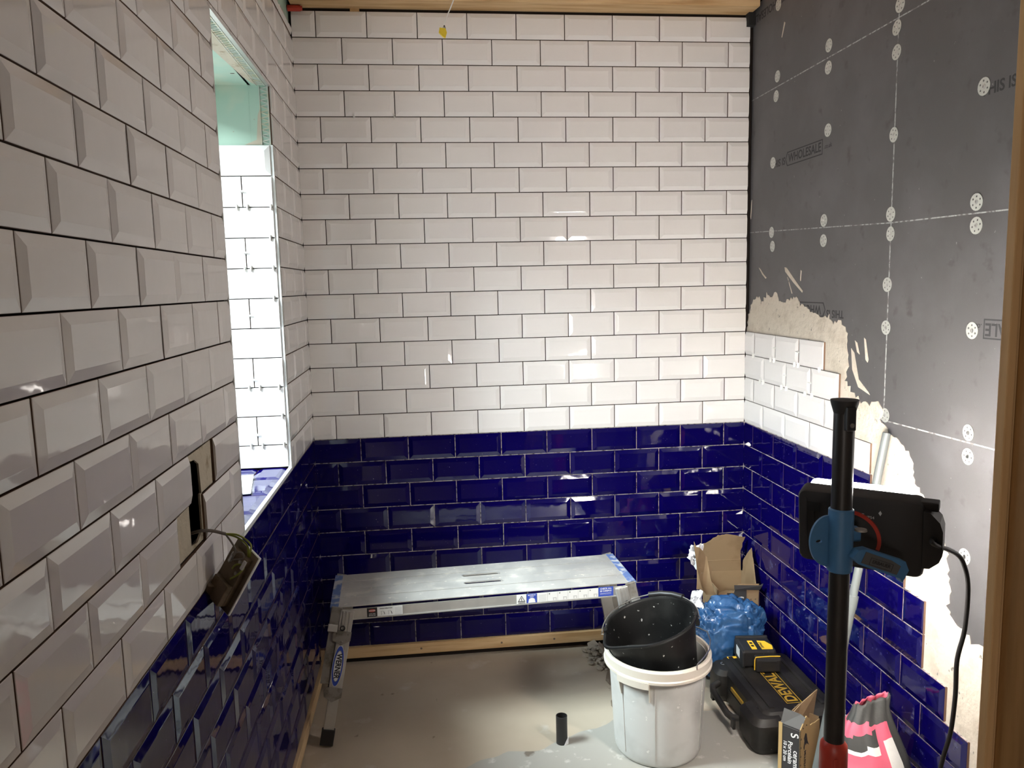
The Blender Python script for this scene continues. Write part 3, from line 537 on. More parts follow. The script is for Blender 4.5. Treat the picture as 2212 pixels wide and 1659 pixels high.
for i in (0, 1):
    MB().box(u0 + .048 + .026 * i, u0 + .060 + .026 * i, -.030, -.028, 0, .0006, XF).box(u0 + .050 + .026 * i, u0 + .0525 + .026 * i, -.043, -.030, 0, .0006, XF).obj('printed_leg_diagram', 'label_grey', RAIL)
    MB().tube([XF @ Vector((u0 + .060 + .026 * i, -.031, .0006)), XF @ Vector((u0 + .063 + .026 * i, -.041, .0006))], .0011, 5).obj('printed_arrow', 'label_black', RAIL)
u0 = .108
sticker(u0, u0 + .036, -.047, -.012, 'label_white')
tri = [(-.0145, -.009), (.0145, -.009), (0, .015)]; slab(tri, XF @ Matrix.Translation((u0 + .018, -.031, .0003)), .0003, 0, [[(x * .72, y * .72 + .0002) for x, y in tri]]).obj('warning_triangle', 'label_black', RAIL)
rtext('!', u0 + .018, -.0315, .015, 'label_black', .04); rtext('WARNING', u0 + .018, -.0443, .0055, 'label_black', .03)
sticker(u0 + .038, u0 + .076, -.047, -.012, 'label_blue'); rtext('MAXIMUM', u0 + .057, -.017, .0062, 'label_white'); rtext('LOAD', u0 + .057, -.0235, .0055, 'label_white')
slab([(-.014, -.010), (.014, -.010), (.011, .004), (.004, .008), (-.004, .008), (-.011, .004)], XF @ Matrix.Translation((u0 + .057, -.036, .0004)), .0002).obj('weight_symbol', 'label_white', RAIL)
for i in range(6):
    a = u0 + .078 + i * .0395; sticker(a, a + .0385, -.046, -.012, 'label_white')
    if i == 0:
        for j in range(6): sticker(a + .004, a + .034, -.043 + j * .0045, -.0416 + j * .0045, 'label_grey', 'printed_line', .0005)
    else:
        MB().box(a + .020, a + .034, -.036, -.033, 0, .0006, XF).box(a + .021, a + .024, -.044, -.036, 0, .0006, XF).box(a + .031, a + .034, -.044, -.036, 0, .0006, XF).obj('printed_platform_diagram', 'label_grey', RAIL)
        rtext('x', a + .007, -.017, .009, 'label_black', .03)
u0 += .078 + 6 * .0395
sticker(u0, u0 + .058, -.046, -.010, 'label_blue'); rtext('CHECK ALL', u0 + .029, -.0165, .0085, 'label_white', .03); rtext('BE CAREFUL!', u0 + .029, -.0255, .0080, 'label_white', .03)
sticker(u0 + .006, u0 + .05, -.034, -.0333, 'label_white', 'printed_line', .0005); sticker(u0 + .006, u0 + .05, -.038, -.0373, 'label_white', 'printed_line', .0005)
for sx in (-1, 1):
    for sy in (-1, 1):
        top = Vector((sx * (BL / 2 - .062), sy * (BW / 2 + .006), -.014)); bot = Vector((sx * (BL / 2 + .036), sy * (BW / 2 + .040), -.500))
        ax = (bot - top).normalized(); L = (bot - top).length; out = Vector((0, sy, 0)); out = (out - ax * out.dot(ax)).normalized(); sd = ax.cross(out).normalized()
        if sd.x * sx < 0: sd = -sd
        X = frame(top, sd, -ax, out) if sd.cross(-ax).dot(out) > 0 else frame(top, -sd, -ax, out)
        fx = 1 if (X.to_3x3() @ Vector((1, 0, 0))).x * sx > 0 else -1
        mb = MB().box(-.024, .024, -L * .60, 0, -.012, .006, X, b=.002)
        for q in (-.014, -.002, .010): mb.box(q, q + .005, -L * .56, -.004, .006, .0085, X)
        leg = mb.obj('leg', 'alu_side', wp)
        MB().box(-.019, .019, -L + .045, -L * .55, -.010, .003, X, b=.002).obj('lower_leg', 'alu_side', leg)
        ft = MB().box(-.024, .024, -L, -L + .058, -.014, .009, X, b=.003).obj('rubber_foot', 'black', leg)
        for yy, nm in ((-L * .185, 'hinge_plate'), (-L * .605, 'hinge_plate')):
            s_ = fx
            pg = [(-.026 * s_, .018), (.030 * s_, .020), (.040 * s_, .006), (.036 * s_, -.016), (.006 * s_, -.034), (-.026 * s_, -.014)]
            h = slab(pg if s_ > 0 else pg[::-1], X @ Matrix.Translation((0, yy, .0086)), .0022).obj(nm, 'steel_dark', leg)
            for (rx, ry) in ((-.016, .008), (.024 * 1, .008), (.004, -.020)): MB().lathe([(0, .0024), (.004, .0018), (.0042, 0)], 8, X @ Matrix.Translation((rx * s_, yy + ry, .0106))).obj('rivet', 'steel_dark', leg, smooth=True)
        MB().box(.020 * fx, .058 * fx, -.085, .008, -.010, .004, X, b=.002).obj('corner_bracket', 'steel_dark', leg)
        MB().box(.024 * fx, .056 * fx, -L * .55, -L * .16, -.010, .002, X, b=.002).obj('brace_bar', 'steel_dark', leg)
        MB().box(.026 * fx, .060 * fx, -.078, -.052, .004, .012, X, b=.002).obj('release_latch', 'alu', leg)
        MB().lathe([(.006, 0), (.0095, .001), (.0095, .004), (.006, .004), (.0055, .001)], 16, X @ Matrix.Translation((.008 * fx, -.062, .0085))).obj('lock_button', 'black', leg, smooth=True)
        if sy == -1:
            o2 = X @ Matrix.Translation((-.004, -L * .405, .0088))
            el = lambda a, b: [(a * math.cos(2 * math.pi * i / 28), b * math.sin(2 * math.pi * i / 28)) for i in range(28)]
            if sx == -1:
                slab(el(.0195, .076), o2, .0004).obj('logo_ellipse', 'label_white', leg); slab(el(.0182, .074), o2, .0007, 0, [el(.0142, .058)]).obj('logo_ring', 'label_blue', leg); slab(el(.0138, .0575), o2, .0006, 0, [el(.0130, .056)]).obj('logo_line', 'label_black', leg)
                text('WERNER', .0265, 'label_black', leg, o2 @ Matrix.Translation((0, 0, .0008)) @ Matrix.Rotation(-math.pi / 2, 4, 'Z'), bold=.03, sx=.86)
# ---------------------------------------------------------------- white bin
def sweep_ring(R, r, z, n=48, k=8, X=None, f=None):
    rs = []
    for i in range(k):
        a = 2 * math.pi * i / k; rs.append([Vector(((f(2 * math.pi * j / n) if f else R) + r * math.cos(a), 0, 0)) for j in range(n)])
    mb = MB(); rings = []
    for i in range(k + 1):
        a = 2 * math.pi * i / k
        rings.append([Vector((((f(t) if f else R) + r * math.cos(a)) * math.cos(t), ((f(t) if f else R) + r * math.cos(a)) * math.sin(t), z(t) if callable(z) else z)) + Vector((0, 0, r * math.sin(a))) for t in [2 * math.pi * j / n for j in range(n)]])
    if X: rings = [[X @ v for v in q] for q in rings]
    return mb.rings(rings)
BX, BY = 1.262, -.795
bn = thing('plastic_bin', 'round white plastic tub with cream rim standing on the floor', 'tub', (BX, BY, FL + .0032))
MB().lathe([(0, 0), (.135, 0), (.146, .004), (.151, .016), (.1535, .05), (.171, .352), (.168, .352), (.150, .05), (.146, .018), (0, .012)], 56).obj('body', 'bin', bn, smooth=50)
MB().lathe([(.1705, .322), (.188, .322), (.1885, .330), (.185, .334), (.186, .360), (.181, .367), (.174, .366), (.1705, .358), (.1695, .340)], 56).obj('rim', 'bin_rim', bn, smooth=35)
for a in (math.radians(226), math.radians(46)):
    mb = MB(); r0 = .186; rings = []
    for i in range(9):
        t = a - .32 + .64 * i / 8; c, s = math.cos(t), math.sin(t)
        rings.append([Vector((c * r, s * r, z)) for r, z in ((.172, .325), (.191, .327), (.190, .303), (.187, .303), (.186, .322), (.172, .322))])
    mb.rings(rings, cap0=True, cap1=True); mb.obj('grip_flange', 'bin_rim', bn)
    mb = MB()
    for t in (a + .32, a - .32):
        c, s = math.cos(t), math.sin(t); tn = Vector((-s, c, 0)) * .002
        mb.prism([Vector((c * .166, s * .166, .322)) - tn, Vector((c * .188, s * .188, .322)) - tn, Vector((c * .172, s * .172, .25)) - tn, Vector((c * .163, s * .163, .25)) - tn], tn * 2)
    mb.obj('stiffening_rib', 'bin_rim', bn)
mb = MB()
for t in (math.radians(208), math.radians(318), math.radians(250)):
    c, s = math.cos(t), math.sin(t); tn = Vector((-s, c, 0)) * .0012
    mb.prism([Vector((c * .150, s * .150, .03)) - tn, Vector((c * .1545, s * .1545, .03)) - tn, Vector((c * .1715, s * .1715, .318)) - tn, Vector((c * .168, s * .168, .318)) - tn], tn * 2)
mb.obj('moulding_line', 'bin', bn)
# ---------------------------------------------------------------- black bucket sitting in the tub
nrm = Vector((-.27, -.03, 1)).normalized(); xa = Vector((1, 0, 0)); xa = (xa - nrm * xa.dot(nrm)).normalized()
KX = frame(Vector((1.232, -.80, -.540)), xa, nrm.cross(xa), nrm)
bu = thing('builders_bucket', 'splashed black rubber bucket with a pouring lip tilted in the white tub', 'bucket', mw=KX)
def rim_r(t):
    d = (t - math.radians(196) + math.pi) % (2 * math.pi) - math.pi
    return .158 + .020 * math.exp(-(d / .22) ** 2) - .006 * math.exp(-((abs(d) - .62) / .25) ** 2) + .004 * math.cos(2 * t)
def rim_z(t):
    d = (t - math.radians(196) + math.pi) % (2 * math.pi) - math.pi
    return -.012 * math.exp(-((abs(d) - .0) / .5) ** 2)
n = 64; T = [2 * math.pi * j / n for j in range(n)]
def bring(fr, z, off): return [Vector((((fr * rim_r(t) + (1 - fr) * .112) - off) * math.cos(t), ((fr * rim_r(t) + (1 - fr) * .112) - off) * math.sin(t), z + fr ** 6 * rim_z(t))) for t in T]
rr = [bring(0, -.252, .112 - .001), bring(0, -.25, .004), bring(.06, -.235, 0), bring(.3, -.17, 0), bring(.6, -.09, 0), bring(.85, -.03, 0), bring(1, 0, 0), bring(1, 0, .005), bring(.85, -.03, .005), bring(.5, -.115, .005), bring(.1, -.225, .005), bring(0, -.238, .012), bring(0, -.238, .111)]
MB().rings(rr, cap0=True, cap1=True).obj('body', 'bucket', bu, smooth=55)
sweep_ring(0, .0065, rim_z, 64, 8, None, lambda t: rim_r(t) + .002).obj('rolled_rim', 'bucket', bu, smooth=True)
for a, nm in ((math.radians(168), 'handle_ear'), (math.radians(-22), 'handle_ear')):
    p = Vector((rim_r(a) * math.cos(a), rim_r(a) * math.sin(a), -.012)); MB().box(-.012, .012, -.006, .008, -.022, .020, Matrix.Translation(p) @ Matrix.Rotation(a - math.pi / 2, 4, 'Z'), b=.003).obj(nm, 'bucket', bu)
a0, a1 = math.radians(168), math.radians(-22); hp = []
for i in range(25):
    u = i / 24; t = a0 + (a1 - a0) * u; lift = math.sin(math.pi * u); r = .172 - .006 * lift
    hp.append(Vector((r * math.cos(t), r * math.sin(t), -.004 + .016 * lift)))
hp = [Vector((.163 * math.cos(a0), .163 * math.sin(a0), -.014)), Vector((.176 * math.cos(a0), .176 * math.sin(a0), -.010))] + hp + [Vector((.176 * math.cos(a1), .176 * math.sin(a1), -.010)), Vector((.163 * math.cos(a1), .163 * math.sin(a1), -.014))]
hd = MB().tube(hp, .0022, 8).obj('wire_handle', 'steel', bu, smooth=True)
MB().tube([hp[14], hp[16], hp[18], hp[20]], .0105, 12).obj('grip', 'black', hd, smooth=40)
wh_ = MB().tube([Vector(p) for p in ((.085, -.166, .360), (.085, -.166, .378), (.125, -.125, .381), (.160, -.08, .384), (.186, -.02, .388), (.192, .03, .395), (.175, .08, .390), (.13, .13, .380))], .0022, 8).obj('wire_handle', 'steel', None, smooth=True)
wh_.parent = bn
# ---------------------------------------------------------------- soil pipe stub
ps = thing('pipe_stub', 'short black plastic pipe standing up from the floor', 'pipe', (.926, -.735, FL + .0005))
MB().lathe([(.0205, 0), (.0205, .106), (.0175, .107), (.0172, .02), (0, .02)], 24).obj('pipe', 'black', ps, smooth=40)
MB().prism([Vector((.004, -.0225, .001)), Vector((.022, -.012, .001)), Vector((.0235, -.008, .03)), Vector((.013, -.019, .018))], (-.0006, .0008, 0)).obj('torn_paper_scrap', 'paper', ps)
# ---------------------------------------------------------------- tool case with the laser level on it
CT = .140
tc = thing('tool_case', 'dusty black plastic tool case lying flat beside the right wall', 'tool case', (1.745, -.68, FL + .0032))
def rrect(x0, x1, y0, y1, c, nn=3):
    out = []
    for (cx, cy, a0) in ((x1 - c, y1 - c, 0), (x0 + c, y1 - c, 90), (x0 + c, y0 + c, 180), (x1 - c, y0 + c, 270)):
        for i in range(nn + 1): a = math.radians(a0 + 90 * i / nn); out.append((cx + c * math.cos(a), cy + c * math.sin(a)))
    return out
def shell(levels, name, m, par, sm=30):
    rings = [[Vector((p[0], p[1], z)) for p in rrect(*q)] for q, z in levels]
    return MB().rings(rings, cap0=True, cap1=True).obj(name, m, par, smooth=sm)
shell([((-.125, .148, -.20, .215, .025), 0), ((-.135, .150, -.218, .22, .03), .012), ((-.135, .150, -.218, .22, .03), .066)], 'base_shell', 'black_case', tc)
lid = shell([((-.135, .150, -.218, .22, .03), .070), ((-.135, .150, -.218, .22, .03), .118), ((-.120, .145, -.200, .212, .025), CT - .004), ((-.110, .140, -.185, .205, .02), CT - .001)], 'lid', 'black_case', tc)
shell([((-.130, .146, -.212, .216, .03), .0655), ((-.130, .146, -.212, .216, .03), .0705)], 'lid_joint', 'hole', tc)
for (x0, x1) in ((-.095, -.078), (.052, .062), (.098, .112)): MB().box(x0, x1, -.182, .200, CT - .003, CT + .004, b=.002).obj('lid_ridge', 'black_case', lid)
XC = Matrix.Translation((.008, -.045, CT)) @ Matrix.Rotation(math.pi / 2, 4, 'Z')
slab([(-.115, -.029), (.14, -.029), (.14, .029), (-.115, .029)], XC, .0004, 0, [[(-.112, -.0262), (.137, -.0262), (.137, .0262), (-.112, .0262)]]).obj('logo_border', 'case_yellow', lid)
text('DEWALT', .058, 'case_yellow', lid, XC @ Matrix.Translation((.014, -.001, .0003)), bold=.025, sx=1.02)
# corner lobes, recess and carrying handle on the side facing the tub
shell([((-.165, -.06, -.236, -.095, .03), .004), ((-.178, -.06, -.245, -.085, .035), .03), ((-.178, -.06, -.245, -.085, .035), .108), ((-.160, -.07, -.228, -.100, .03), .128)], 'corner_lobe', 'black_case', tc)
shell([((-.160, -.08, .12, .21, .025), .004), ((-.172, -.08, .105, .218, .03), .03), ((-.172, -.08, .105, .218, .03), .112), ((-.155, -.08, .12, .21, .025), .128)], 'corner_lobe', 'black_case', tc)
MB().tube([(-.165, .115, .085), (-.196, .10, .078), (-.203, .075, .072), (-.200, -.055, .058), (-.192, -.085, .058), (-.165, -.10, .06)], [.012, .013, .013, .013, .013, .012], 8).obj('carry_handle', 'black_case', tc, smooth=50)
MB().box(-.140, -.134, -.05, .06, .08, .094).obj('side_badge', 'case_yellow', tc)
for y in (.085, -.115): MB().box(-.207, -.196, y - .012, y + .012, .035, .075, b=.003).obj('latch', 'black_case', tc)
lv = MB()
lv.lathe([(.008, 0), (.011, .001), (.011, .0025), (.008, .0025), (.007, .001)], 14, Matrix.Translation((-.125, .175, .1285))).obj('lid_stud', 'steel', tc, smooth=True)
MB().lathe([(.008, 0), (.0115, .001), (.0115, .003), (.008, .003), (.007, .001)], 14, Matrix.Translation((-.118, -.150, .128))).obj('lid_stud', 'black', tc, smooth=True)
MB().box(-.098, -.060, .19, .205, CT, CT + .001).obj('hinge_sticker', 'yellow', lid)
LV = thing('laser_level', 'black and yellow laser level resting on the tool case', 'laser level', mw=Matrix.Translation((1.742, -.545, FL + .0032 + CT + .0045)) @ Matrix.Rotation(math.radians(-7), 4, 'Z') @ Matrix.Scale(.92, 4))
MB().box(-.070, .070, -.04, .085, 0, .074, b=.010).obj('housing', 'black', LV)
MB().box(-.074, -.062, -.045, .088, 0, .068, b=.004).box(.062, .072, -.03, .088, 0, .060, b=.004).box(-.07, .07, .08, .094, .02, .080, b=.005).obj('bumper', 'black_matte', LV)
bt_ = MB().box(-.028, .076, -.088, -.040, .0, .058, b=.008).obj('battery_pack', 'black', LV)
MB().tube([(-.032, -.075, .006), (-.032, -.075, .050), (-.026, -.070, .059), (.03, -.068, .061), (.076, -.068, .061)], .0022, 6).obj('yellow_edging', 'yellow', bt_)
MB().box(-.006, .055, -.0895, -.086, .042, .050, b=.001).obj('battery_latch', 'black_matte', bt_)
MB().box(-.03, -.008, -.03, .05, .0742, .0750, Matrix.Identity(4)).obj('button_panel', 'yellow', LV)
for q in (0.02, -.005): MB().box(-.025, -.013, q, q + .014, .0750, .0758).obj('button', 'black', LV)
slab([(.012, -.03), (.058, -.03), (.064, .005), (.045, .045), (.012, .05)], Matrix.Translation((0, 0, .0742)), .0008).obj('name_badge', 'yellow', LV)
text('DEWALT', .014, 'label_black', LV, Matrix.Translation((.020, .008, .0753)) @ Matrix.Rotation(math.pi / 2, 4, 'Z'), bold=.03)
MB().box(-.0745, -.0735, .0, .05, .02, .06).obj('rating_label', 'label_grey', LV)
# ---------------------------------------------------------------- torn carton in the corner
CX = Matrix.Translation((1.787, -.158, FL + .0005)) @ Matrix.Rotation(math.radians(-3), 4, 'Z')
cb = thing('cardboard_carton', 'torn open cardboard carton standing in the far right corner', 'carton', mw=CX)
hx, hy, ch = .090, .105, .335
def jag(pts, amp, m=6, keep=()):
    out = []
    for i in range(len(pts)):
        a, b = Vector(pts[i]), Vector(pts[(i + 1) % len(pts)]); out.append(tuple(a))
        if i in keep: continue
        for j in range(1, m): p = a.lerp(b, j / m); out.append((p.x + random.gauss(0, amp), p.y + random.gauss(0, amp)))
    return out
MB().box(-hx, hx, -hy, hy, 0, .003).obj('base', 'card', cb)
XBk = frame((0, hy, 0), (1, 0, 0), (0, 0, 1), (0, -1, 0))
slab([(-hx, 0), (hx, 0), (hx, ch), (-hx, ch)], XBk, .003).obj('back_panel', 'card', cb)
fb = frame((0, hy + .001, ch), (1, 0, 0), (0, -.12, 1), (0, -1, -.12))
slab(jag([(-hx, 0), (hx - .005, 0), (hx - .012, .10), (hx + .006, .165), (hx - .02, .168), (.01, .182), (-.03, .178), (-hx + .02, .15), (-hx - .022, .125), (-hx - .028, .09)], .002, 4, (0, 1)), fb, .003).obj('back_flap', 'card', cb)
MB().tube([fb @ Vector((-hx, .055, .003)), fb @ Vector((hx - .01, .055, .003))], .0015, 5).obj('flap_crease', 'card', cb)
XSd = frame((-hx, 0, 0), (0, 1, 0), (0, 0, 1), (1, 0, 0))
slab([(-hy, 0), (hy, 0), (hy, ch), (-hy, ch)], XSd, .003).obj('side_panel', 'card', cb)
XSr = frame((hx, 0, 0), (0, -1, 0), (0, 0, 1), (-1, 0, 0))
slab([(-hy, 0), (hy, 0), (hy, ch), (-hy, ch)], XSr, .003).obj('side_panel', 'card', cb)
XFr = frame((0, -hy, 0), (-1, 0, 0), (0, 0, 1), (0, 1, 0))
fp = slab(jag([(-hx, 0), (hx, 0), (hx, ch - .012), (.045, ch - .005), (.02, ch - .01), (-.0, ch + .022), (-hx, ch + .018)], .0015, 5, (0, 1, 5, 6)), XFr, .003).obj('front_panel', 'card', cb)
XFo = frame((0, -hy - .0006, 0), (1, 0, 0), (0, 0, 1), (0, -1, 0))
slab([(-.05, .02), (.035, .02), (.035, ch + .010), (-.012, ch + .012), (-.02, ch - .018), (-.05, ch - .016)], XFo, .0004).obj('printed_band', 'card_print', fp)
text('C', .05, 'label_grey', fp, XFo @ Matrix.Translation((.008, ch - .055, .0006)), bold=.01); text('10 x 20 cm', .018, 'label_grey', fp, XFo @ Matrix.Translation((.008, ch - .13, .0006)), bold=.01)
for i in range(4):
    for u in (.055, .075): text('>', .012, 'card_print', fp, XFo @ Matrix.Translation((u, ch - .05 - i * .05, .0005)) @ Matrix.Rotation(.8, 4, 'Z'), bold=.03)
tf = [CX.inverted() @ Vector(p) for p in ((1.592, -.272, -.66), (1.676, -.268, -.70), (1.668, -.262, -.575), (1.588, -.268, -.452))]
mb = MB(); g_ = []
for i in range(9):
    for j in range(12):
        u, v = i / 8, j / 11; p = tf[0].lerp(tf[1], u).lerp(tf[3].lerp(tf[2], u), v)
        g_.append(p + Vector((-.010 * math.sin(v * 3.1) + .008 * math.sin(u * 8 + v * 4), -.014 * math.sin(v * 3.1) - .006 * math.sin(u * 9), .006 * math.sin(u * 17 + v * 3))))
mb.add(g_, [(i * 12 + j, i * 12 + j + 1, (i + 1) * 12 + j + 1, (i + 1) * 12 + j) for i in range(8) for j in range(11)])
o = mb.obj('torn_side_flap', 'card', cb); o.modifiers.new('thickness', 'SOLIDIFY').thickness = .003
rf = frame((hx - .004, 0, ch - .03), (0, -1, 0), (.10, 0, 1), (-1, 0, .10))
slab(jag([(-hy + .02, 0), (hy - .01, 0), (.035, .09), (-.02, .165), (-.035, .15), (-hy + .01, .08)], .002, 5, (0, 1)), rf, .003).obj('side_flap', 'card', cb)
mb = MB().prism([Vector((-.02, -hy - .002, ch + .018)), Vector((hx, -hy - .002, ch + .012)), Vector((hx + .012, -hy - .012, ch + .024)), Vector((hx + .010, -hy - .01, ch + .014)), Vector((hx, -hy - .006, ch - .006)), Vector((-.02, -hy - .006, ch))], (0, -.002, 0)); mb.obj('front_flap', 'card_print', fp)
def crumple(name, c, sx, sy, sz, m, label, cat, amp=.25, sub=3, fr=9, seed=0, par=None, sm=False, flat=None):
    bm = bmesh.new(); bmesh.ops.create_icosphere(bm, subdivisions=sub, radius=1)
    for v in bm.verts:
        d = v.co.normalized(); nn = noise.noise(d * 1.7 + Vector((seed, 0, 0))) * amp
        dd = d + Vector((noise.noise(d * 3 + Vector((seed, 9, 0))), noise.noise(d * 3 + Vector((0, seed, 9))), noise.noise(d * 3 + Vector((9, 0, seed))))) * .25
        for o_, a_ in ((1.8, .16), (3.6, .13), (7.5, .075), (15, .022)):
            nn += a_ * (2.6 * min(.38, abs(noise.noise(dd * o_ + Vector((seed, o_, 0))))) - .45)
        q = d * (1 + nn)
        if flat: q = Vector((math.copysign(abs(q.x) ** flat, q.x), math.copysign(abs(q.y) ** flat, q.y), q.z))
        v.co = Vector((q.x * sx, q.y * sy, max(q.z * sz, -sz * .98)))
    me = bpy.data.meshes.new(name); bm.to_mesh(me); bm.free(); me.materials.append(M[m])
    if sm: me.polygons.foreach_set('use_smooth', [True] * len(me.polygons))
    o = link(name, me, par); o.location = c
    if label: tag(o, label, cat)
    return o
def sheet(name, pts, m, label, cat, amp=.010, seed=1, nn=10, th=.0012, par=None):
    """crumpled paper: bilinear patch of 4 corners with folds"""
    a, b, c, d = [Vector(p) for p in pts]; g = []; nor = (b - a).cross(d - a).normalized()
    for i in range(nn):
        for j in range(nn):
            u, v = i / (nn - 1), j / (nn - 1); p = a.lerp(b, u).lerp(d.lerp(c, u), v)
            g.append(p + nor * amp * (noise.noise(Vector((u * 3 + seed, v * 3, 0))) + .8 * abs(noise.noise(Vector((u * 5, v * 5 + seed, 2))))) * 1.6 + Vector((noise.noise(Vector((u * 4, v * 4, seed))), 0, noise.noise(Vector((u * 4, seed, v * 4))))) * amp * .6)
    mb = MB().add(g, [(i * nn + j, i * nn + j + 1, (i + 1) * nn + j + 1, (i + 1) * nn + j) for i in range(nn - 1) for j in range(nn - 1)])
    o = mb.obj(name, m, par); s_ = o.modifiers.new('thickness', 'SOLIDIFY'); s_.thickness = th
    if label: tag(o, label, cat)
    return o
sheet('tissue_paper', [(1.560, -.240, -.530), (1.615, -.250, -.600), (1.630, -.246, -.470), (1.580, -.240, -.475)], 'paper', 'white tissue poking out left of the torn carton flap', 'paper', .02, 3)
sheet('paper_scrap', [(1.535, -.340, -.690), (1.590, -.362, -.715), (1.592, -.330, -.640), (1.556, -.322, -.645)], 'paper', 'white paper scrap between the black bucket and the blue bag', 'paper', .016, 8)
# ---------------------------------------------------------------- blue bag
bag = crumple('plastic_bag', (1.688, -.372, FL + .162), .150, .072, .160, 'bag_blue', 'crumpled blue polythene bag in front of the carton', 'bag', .20, 6, 14, 4.2, sm=True, flat=.62)
# ---------------------------------------------------------------- tile box near the camera
TX = Matrix.Translation((1.640, -1.105, FL + .0032)) @ Matrix.Rotation(math.radians(40), 4, 'Z')   # corner edge nearest the camera
tb = thing('tile_box', 'open black and tan tile carton at the bottom beside the grey pipe', 'carton', mw=TX)
bw_, bd_, bh_ = .155, .072, .204
# local +x runs right and away along the tan side, +y runs left and away along the black side
MB().box(0, bw_, 0, bd_, 0, .003).obj('base', 'card', tb)
XT1 = frame((0, 0, 0), (1, 0, 0), (0, 0, 1), (0, -1, 0)); XT2 = frame((0, 0, 0), (0, -1, 0), (0, 0, 1), (-1, 0, 0))
f1 = slab(jag([(0, 0), (bw_, 0), (bw_, bh_ * .86), (.075, bh_ * .92), (.07, bh_ + .012), (.045, bh_ + .030), (0, bh_)], .0012, 4, (0, 1, 6)), XT1, -.003).obj('front_panel', 'card_tan', tb)
f2 = slab([(-bd_, 0), (0, 0), (0, bh_), (-bd_, bh_ + .0)], XT2, -.003).obj('side_panel', 'card_print', tb)
MB().box(bw_ - .003, bw_, .003, bd_, 0, bh_ * .9).obj('end_panel', 'card', tb); MB().box(0.003, bw_, bd_ - .003, bd_, 0, bh_ * 1.0).obj('back_panel', 'card', tb)
ti = TX.inverted(); MB().prism([ti @ Vector(p) for p in ((1.622, -1.052, -.875), (1.752, -.966, -.875), (1.772, -.960, -.752), (1.700, -.995, -.775), (1.628, -1.045, -.795))], (.001, .003, 0)).obj('back_flap', 'card', tb)
MB().prism([Vector((-.001, .0, bh_ - .004)), Vector((-.001, bd_ * .93, bh_ - .004)), Vector((.020, bd_ * .90, bh_ + .044)), Vector((.040, .018, bh_ + .030)), Vector((.036, .0, bh_ + .026))], (.003, 0, 0)).obj('side_flap', 'card_grey', tb)
MB().box(-.0020, -.0004, bd_ - .012, bd_, 0, bh_ + .004).obj('tan_corner_strip', 'card_tan', tb)
def t1(s, u, v, size, m, rot=0, par=f1, X=XT1, b=.015): return text(s, size, m, par, X @ Matrix.Translation((u, v, .0005)) @ Matrix.Rotation(rot, 4, 'Z'), bold=b)
t1('S', -.020, bh_ - .026, .036, 'label_white', -1.35, f2, XT2); t1('ceramic', -.014, bh_ - .115, .024, 'label_white', -math.pi / 2, f2, XT2); t1('Porcelain', -.033, bh_ - .09, .021, 'label_white', -math.pi / 2, f2, XT2); t1('10 x 20 cm', -.050, bh_ - .09, .016, 'label_white', -math.pi / 2, f2, XT2)
t1('RIVESTIM', .040, bh_ - .125, .019, 'card_print', math.pi / 2)
slab([(0, 0), (.006, .020), (.002, .032), (.012, .046), (.022, .040), (.030, .012), (.042, -.008), (.024, .006), (.016, .002), (.012, .012), (.006, -.012)], XT1 @ Matrix.Translation((.026, bh_ - .072, .0002)), .0004).obj('bird_emblem', 'card_print', f1)
for i in range(6): t1('>', .008, .02 + i * .03, .013, 'card_print', 1.2)
for u in (.020, .046): t1('S', u, bh_ - .002, .012, 'card_print', 1.0)
# ---------------------------------------------------------------- pink sack
SK = thing('adhesive_sack', 'open pink black and white paper sack leaning by the right wall', 'sack', (1.775, -1.30, FL + .0005))
prof = [(0, 1.668, 1.880, .095), (.03, 1.655, 1.892, .110), (.10, 1.655, 1.890, .112), (.17, 1.660, 1.884, .104), (.22, 1.667, 1.874, .090), (.26, 1.676, 1.862, .070), (.295, 1.690, 1.850, .052), (.325, 1.706, 1.840, .038), (.352, 1.722, 1.836, .024), (.384, 1.735, 1.842, .010)]
def prf(z):
    for a, b in zip(prof[:-1], prof[1:]):
        if z <= b[0]: t = (z - a[0]) / (b[0] - a[0]); return [a[k] + (b[k] - a[k]) * t for k in (1, 2, 3)]
    return list(prof[-1][1:])
NV, NU = 40, 64; g_ = []
for i in range(NV + 1):
    z = .384 * i / NV; xl, xr, th = prf(z); cx, hx_ = (xl + xr) / 2 - 1.775, (xr - xl) / 2
    for j in range(NU):
        t = 2 * math.pi * j / NU; c, q = math.cos(t), math.sin(t); k = (abs(c) ** 2.8 + abs(q) ** 2.8) ** (-1 / 2.8); f_ = z / .384
        wob = .012 * f_ * noise.noise(Vector((c * 3.0, q * 3.0, z * 7))) + .008 * f_ * abs(noise.noise(Vector((c * 6, q * 6, z * 12 + 3))))
        g_.append(Vector((cx + (hx_ + wob * .5) * k * c, (th * k + wob) * q + .05 * f_, z + (.012 * c * f_ if f_ > .6 else 0) + .010 * f_ * noise.noise(Vector((c * 4, q * 4, 9))))))
mb = MB()
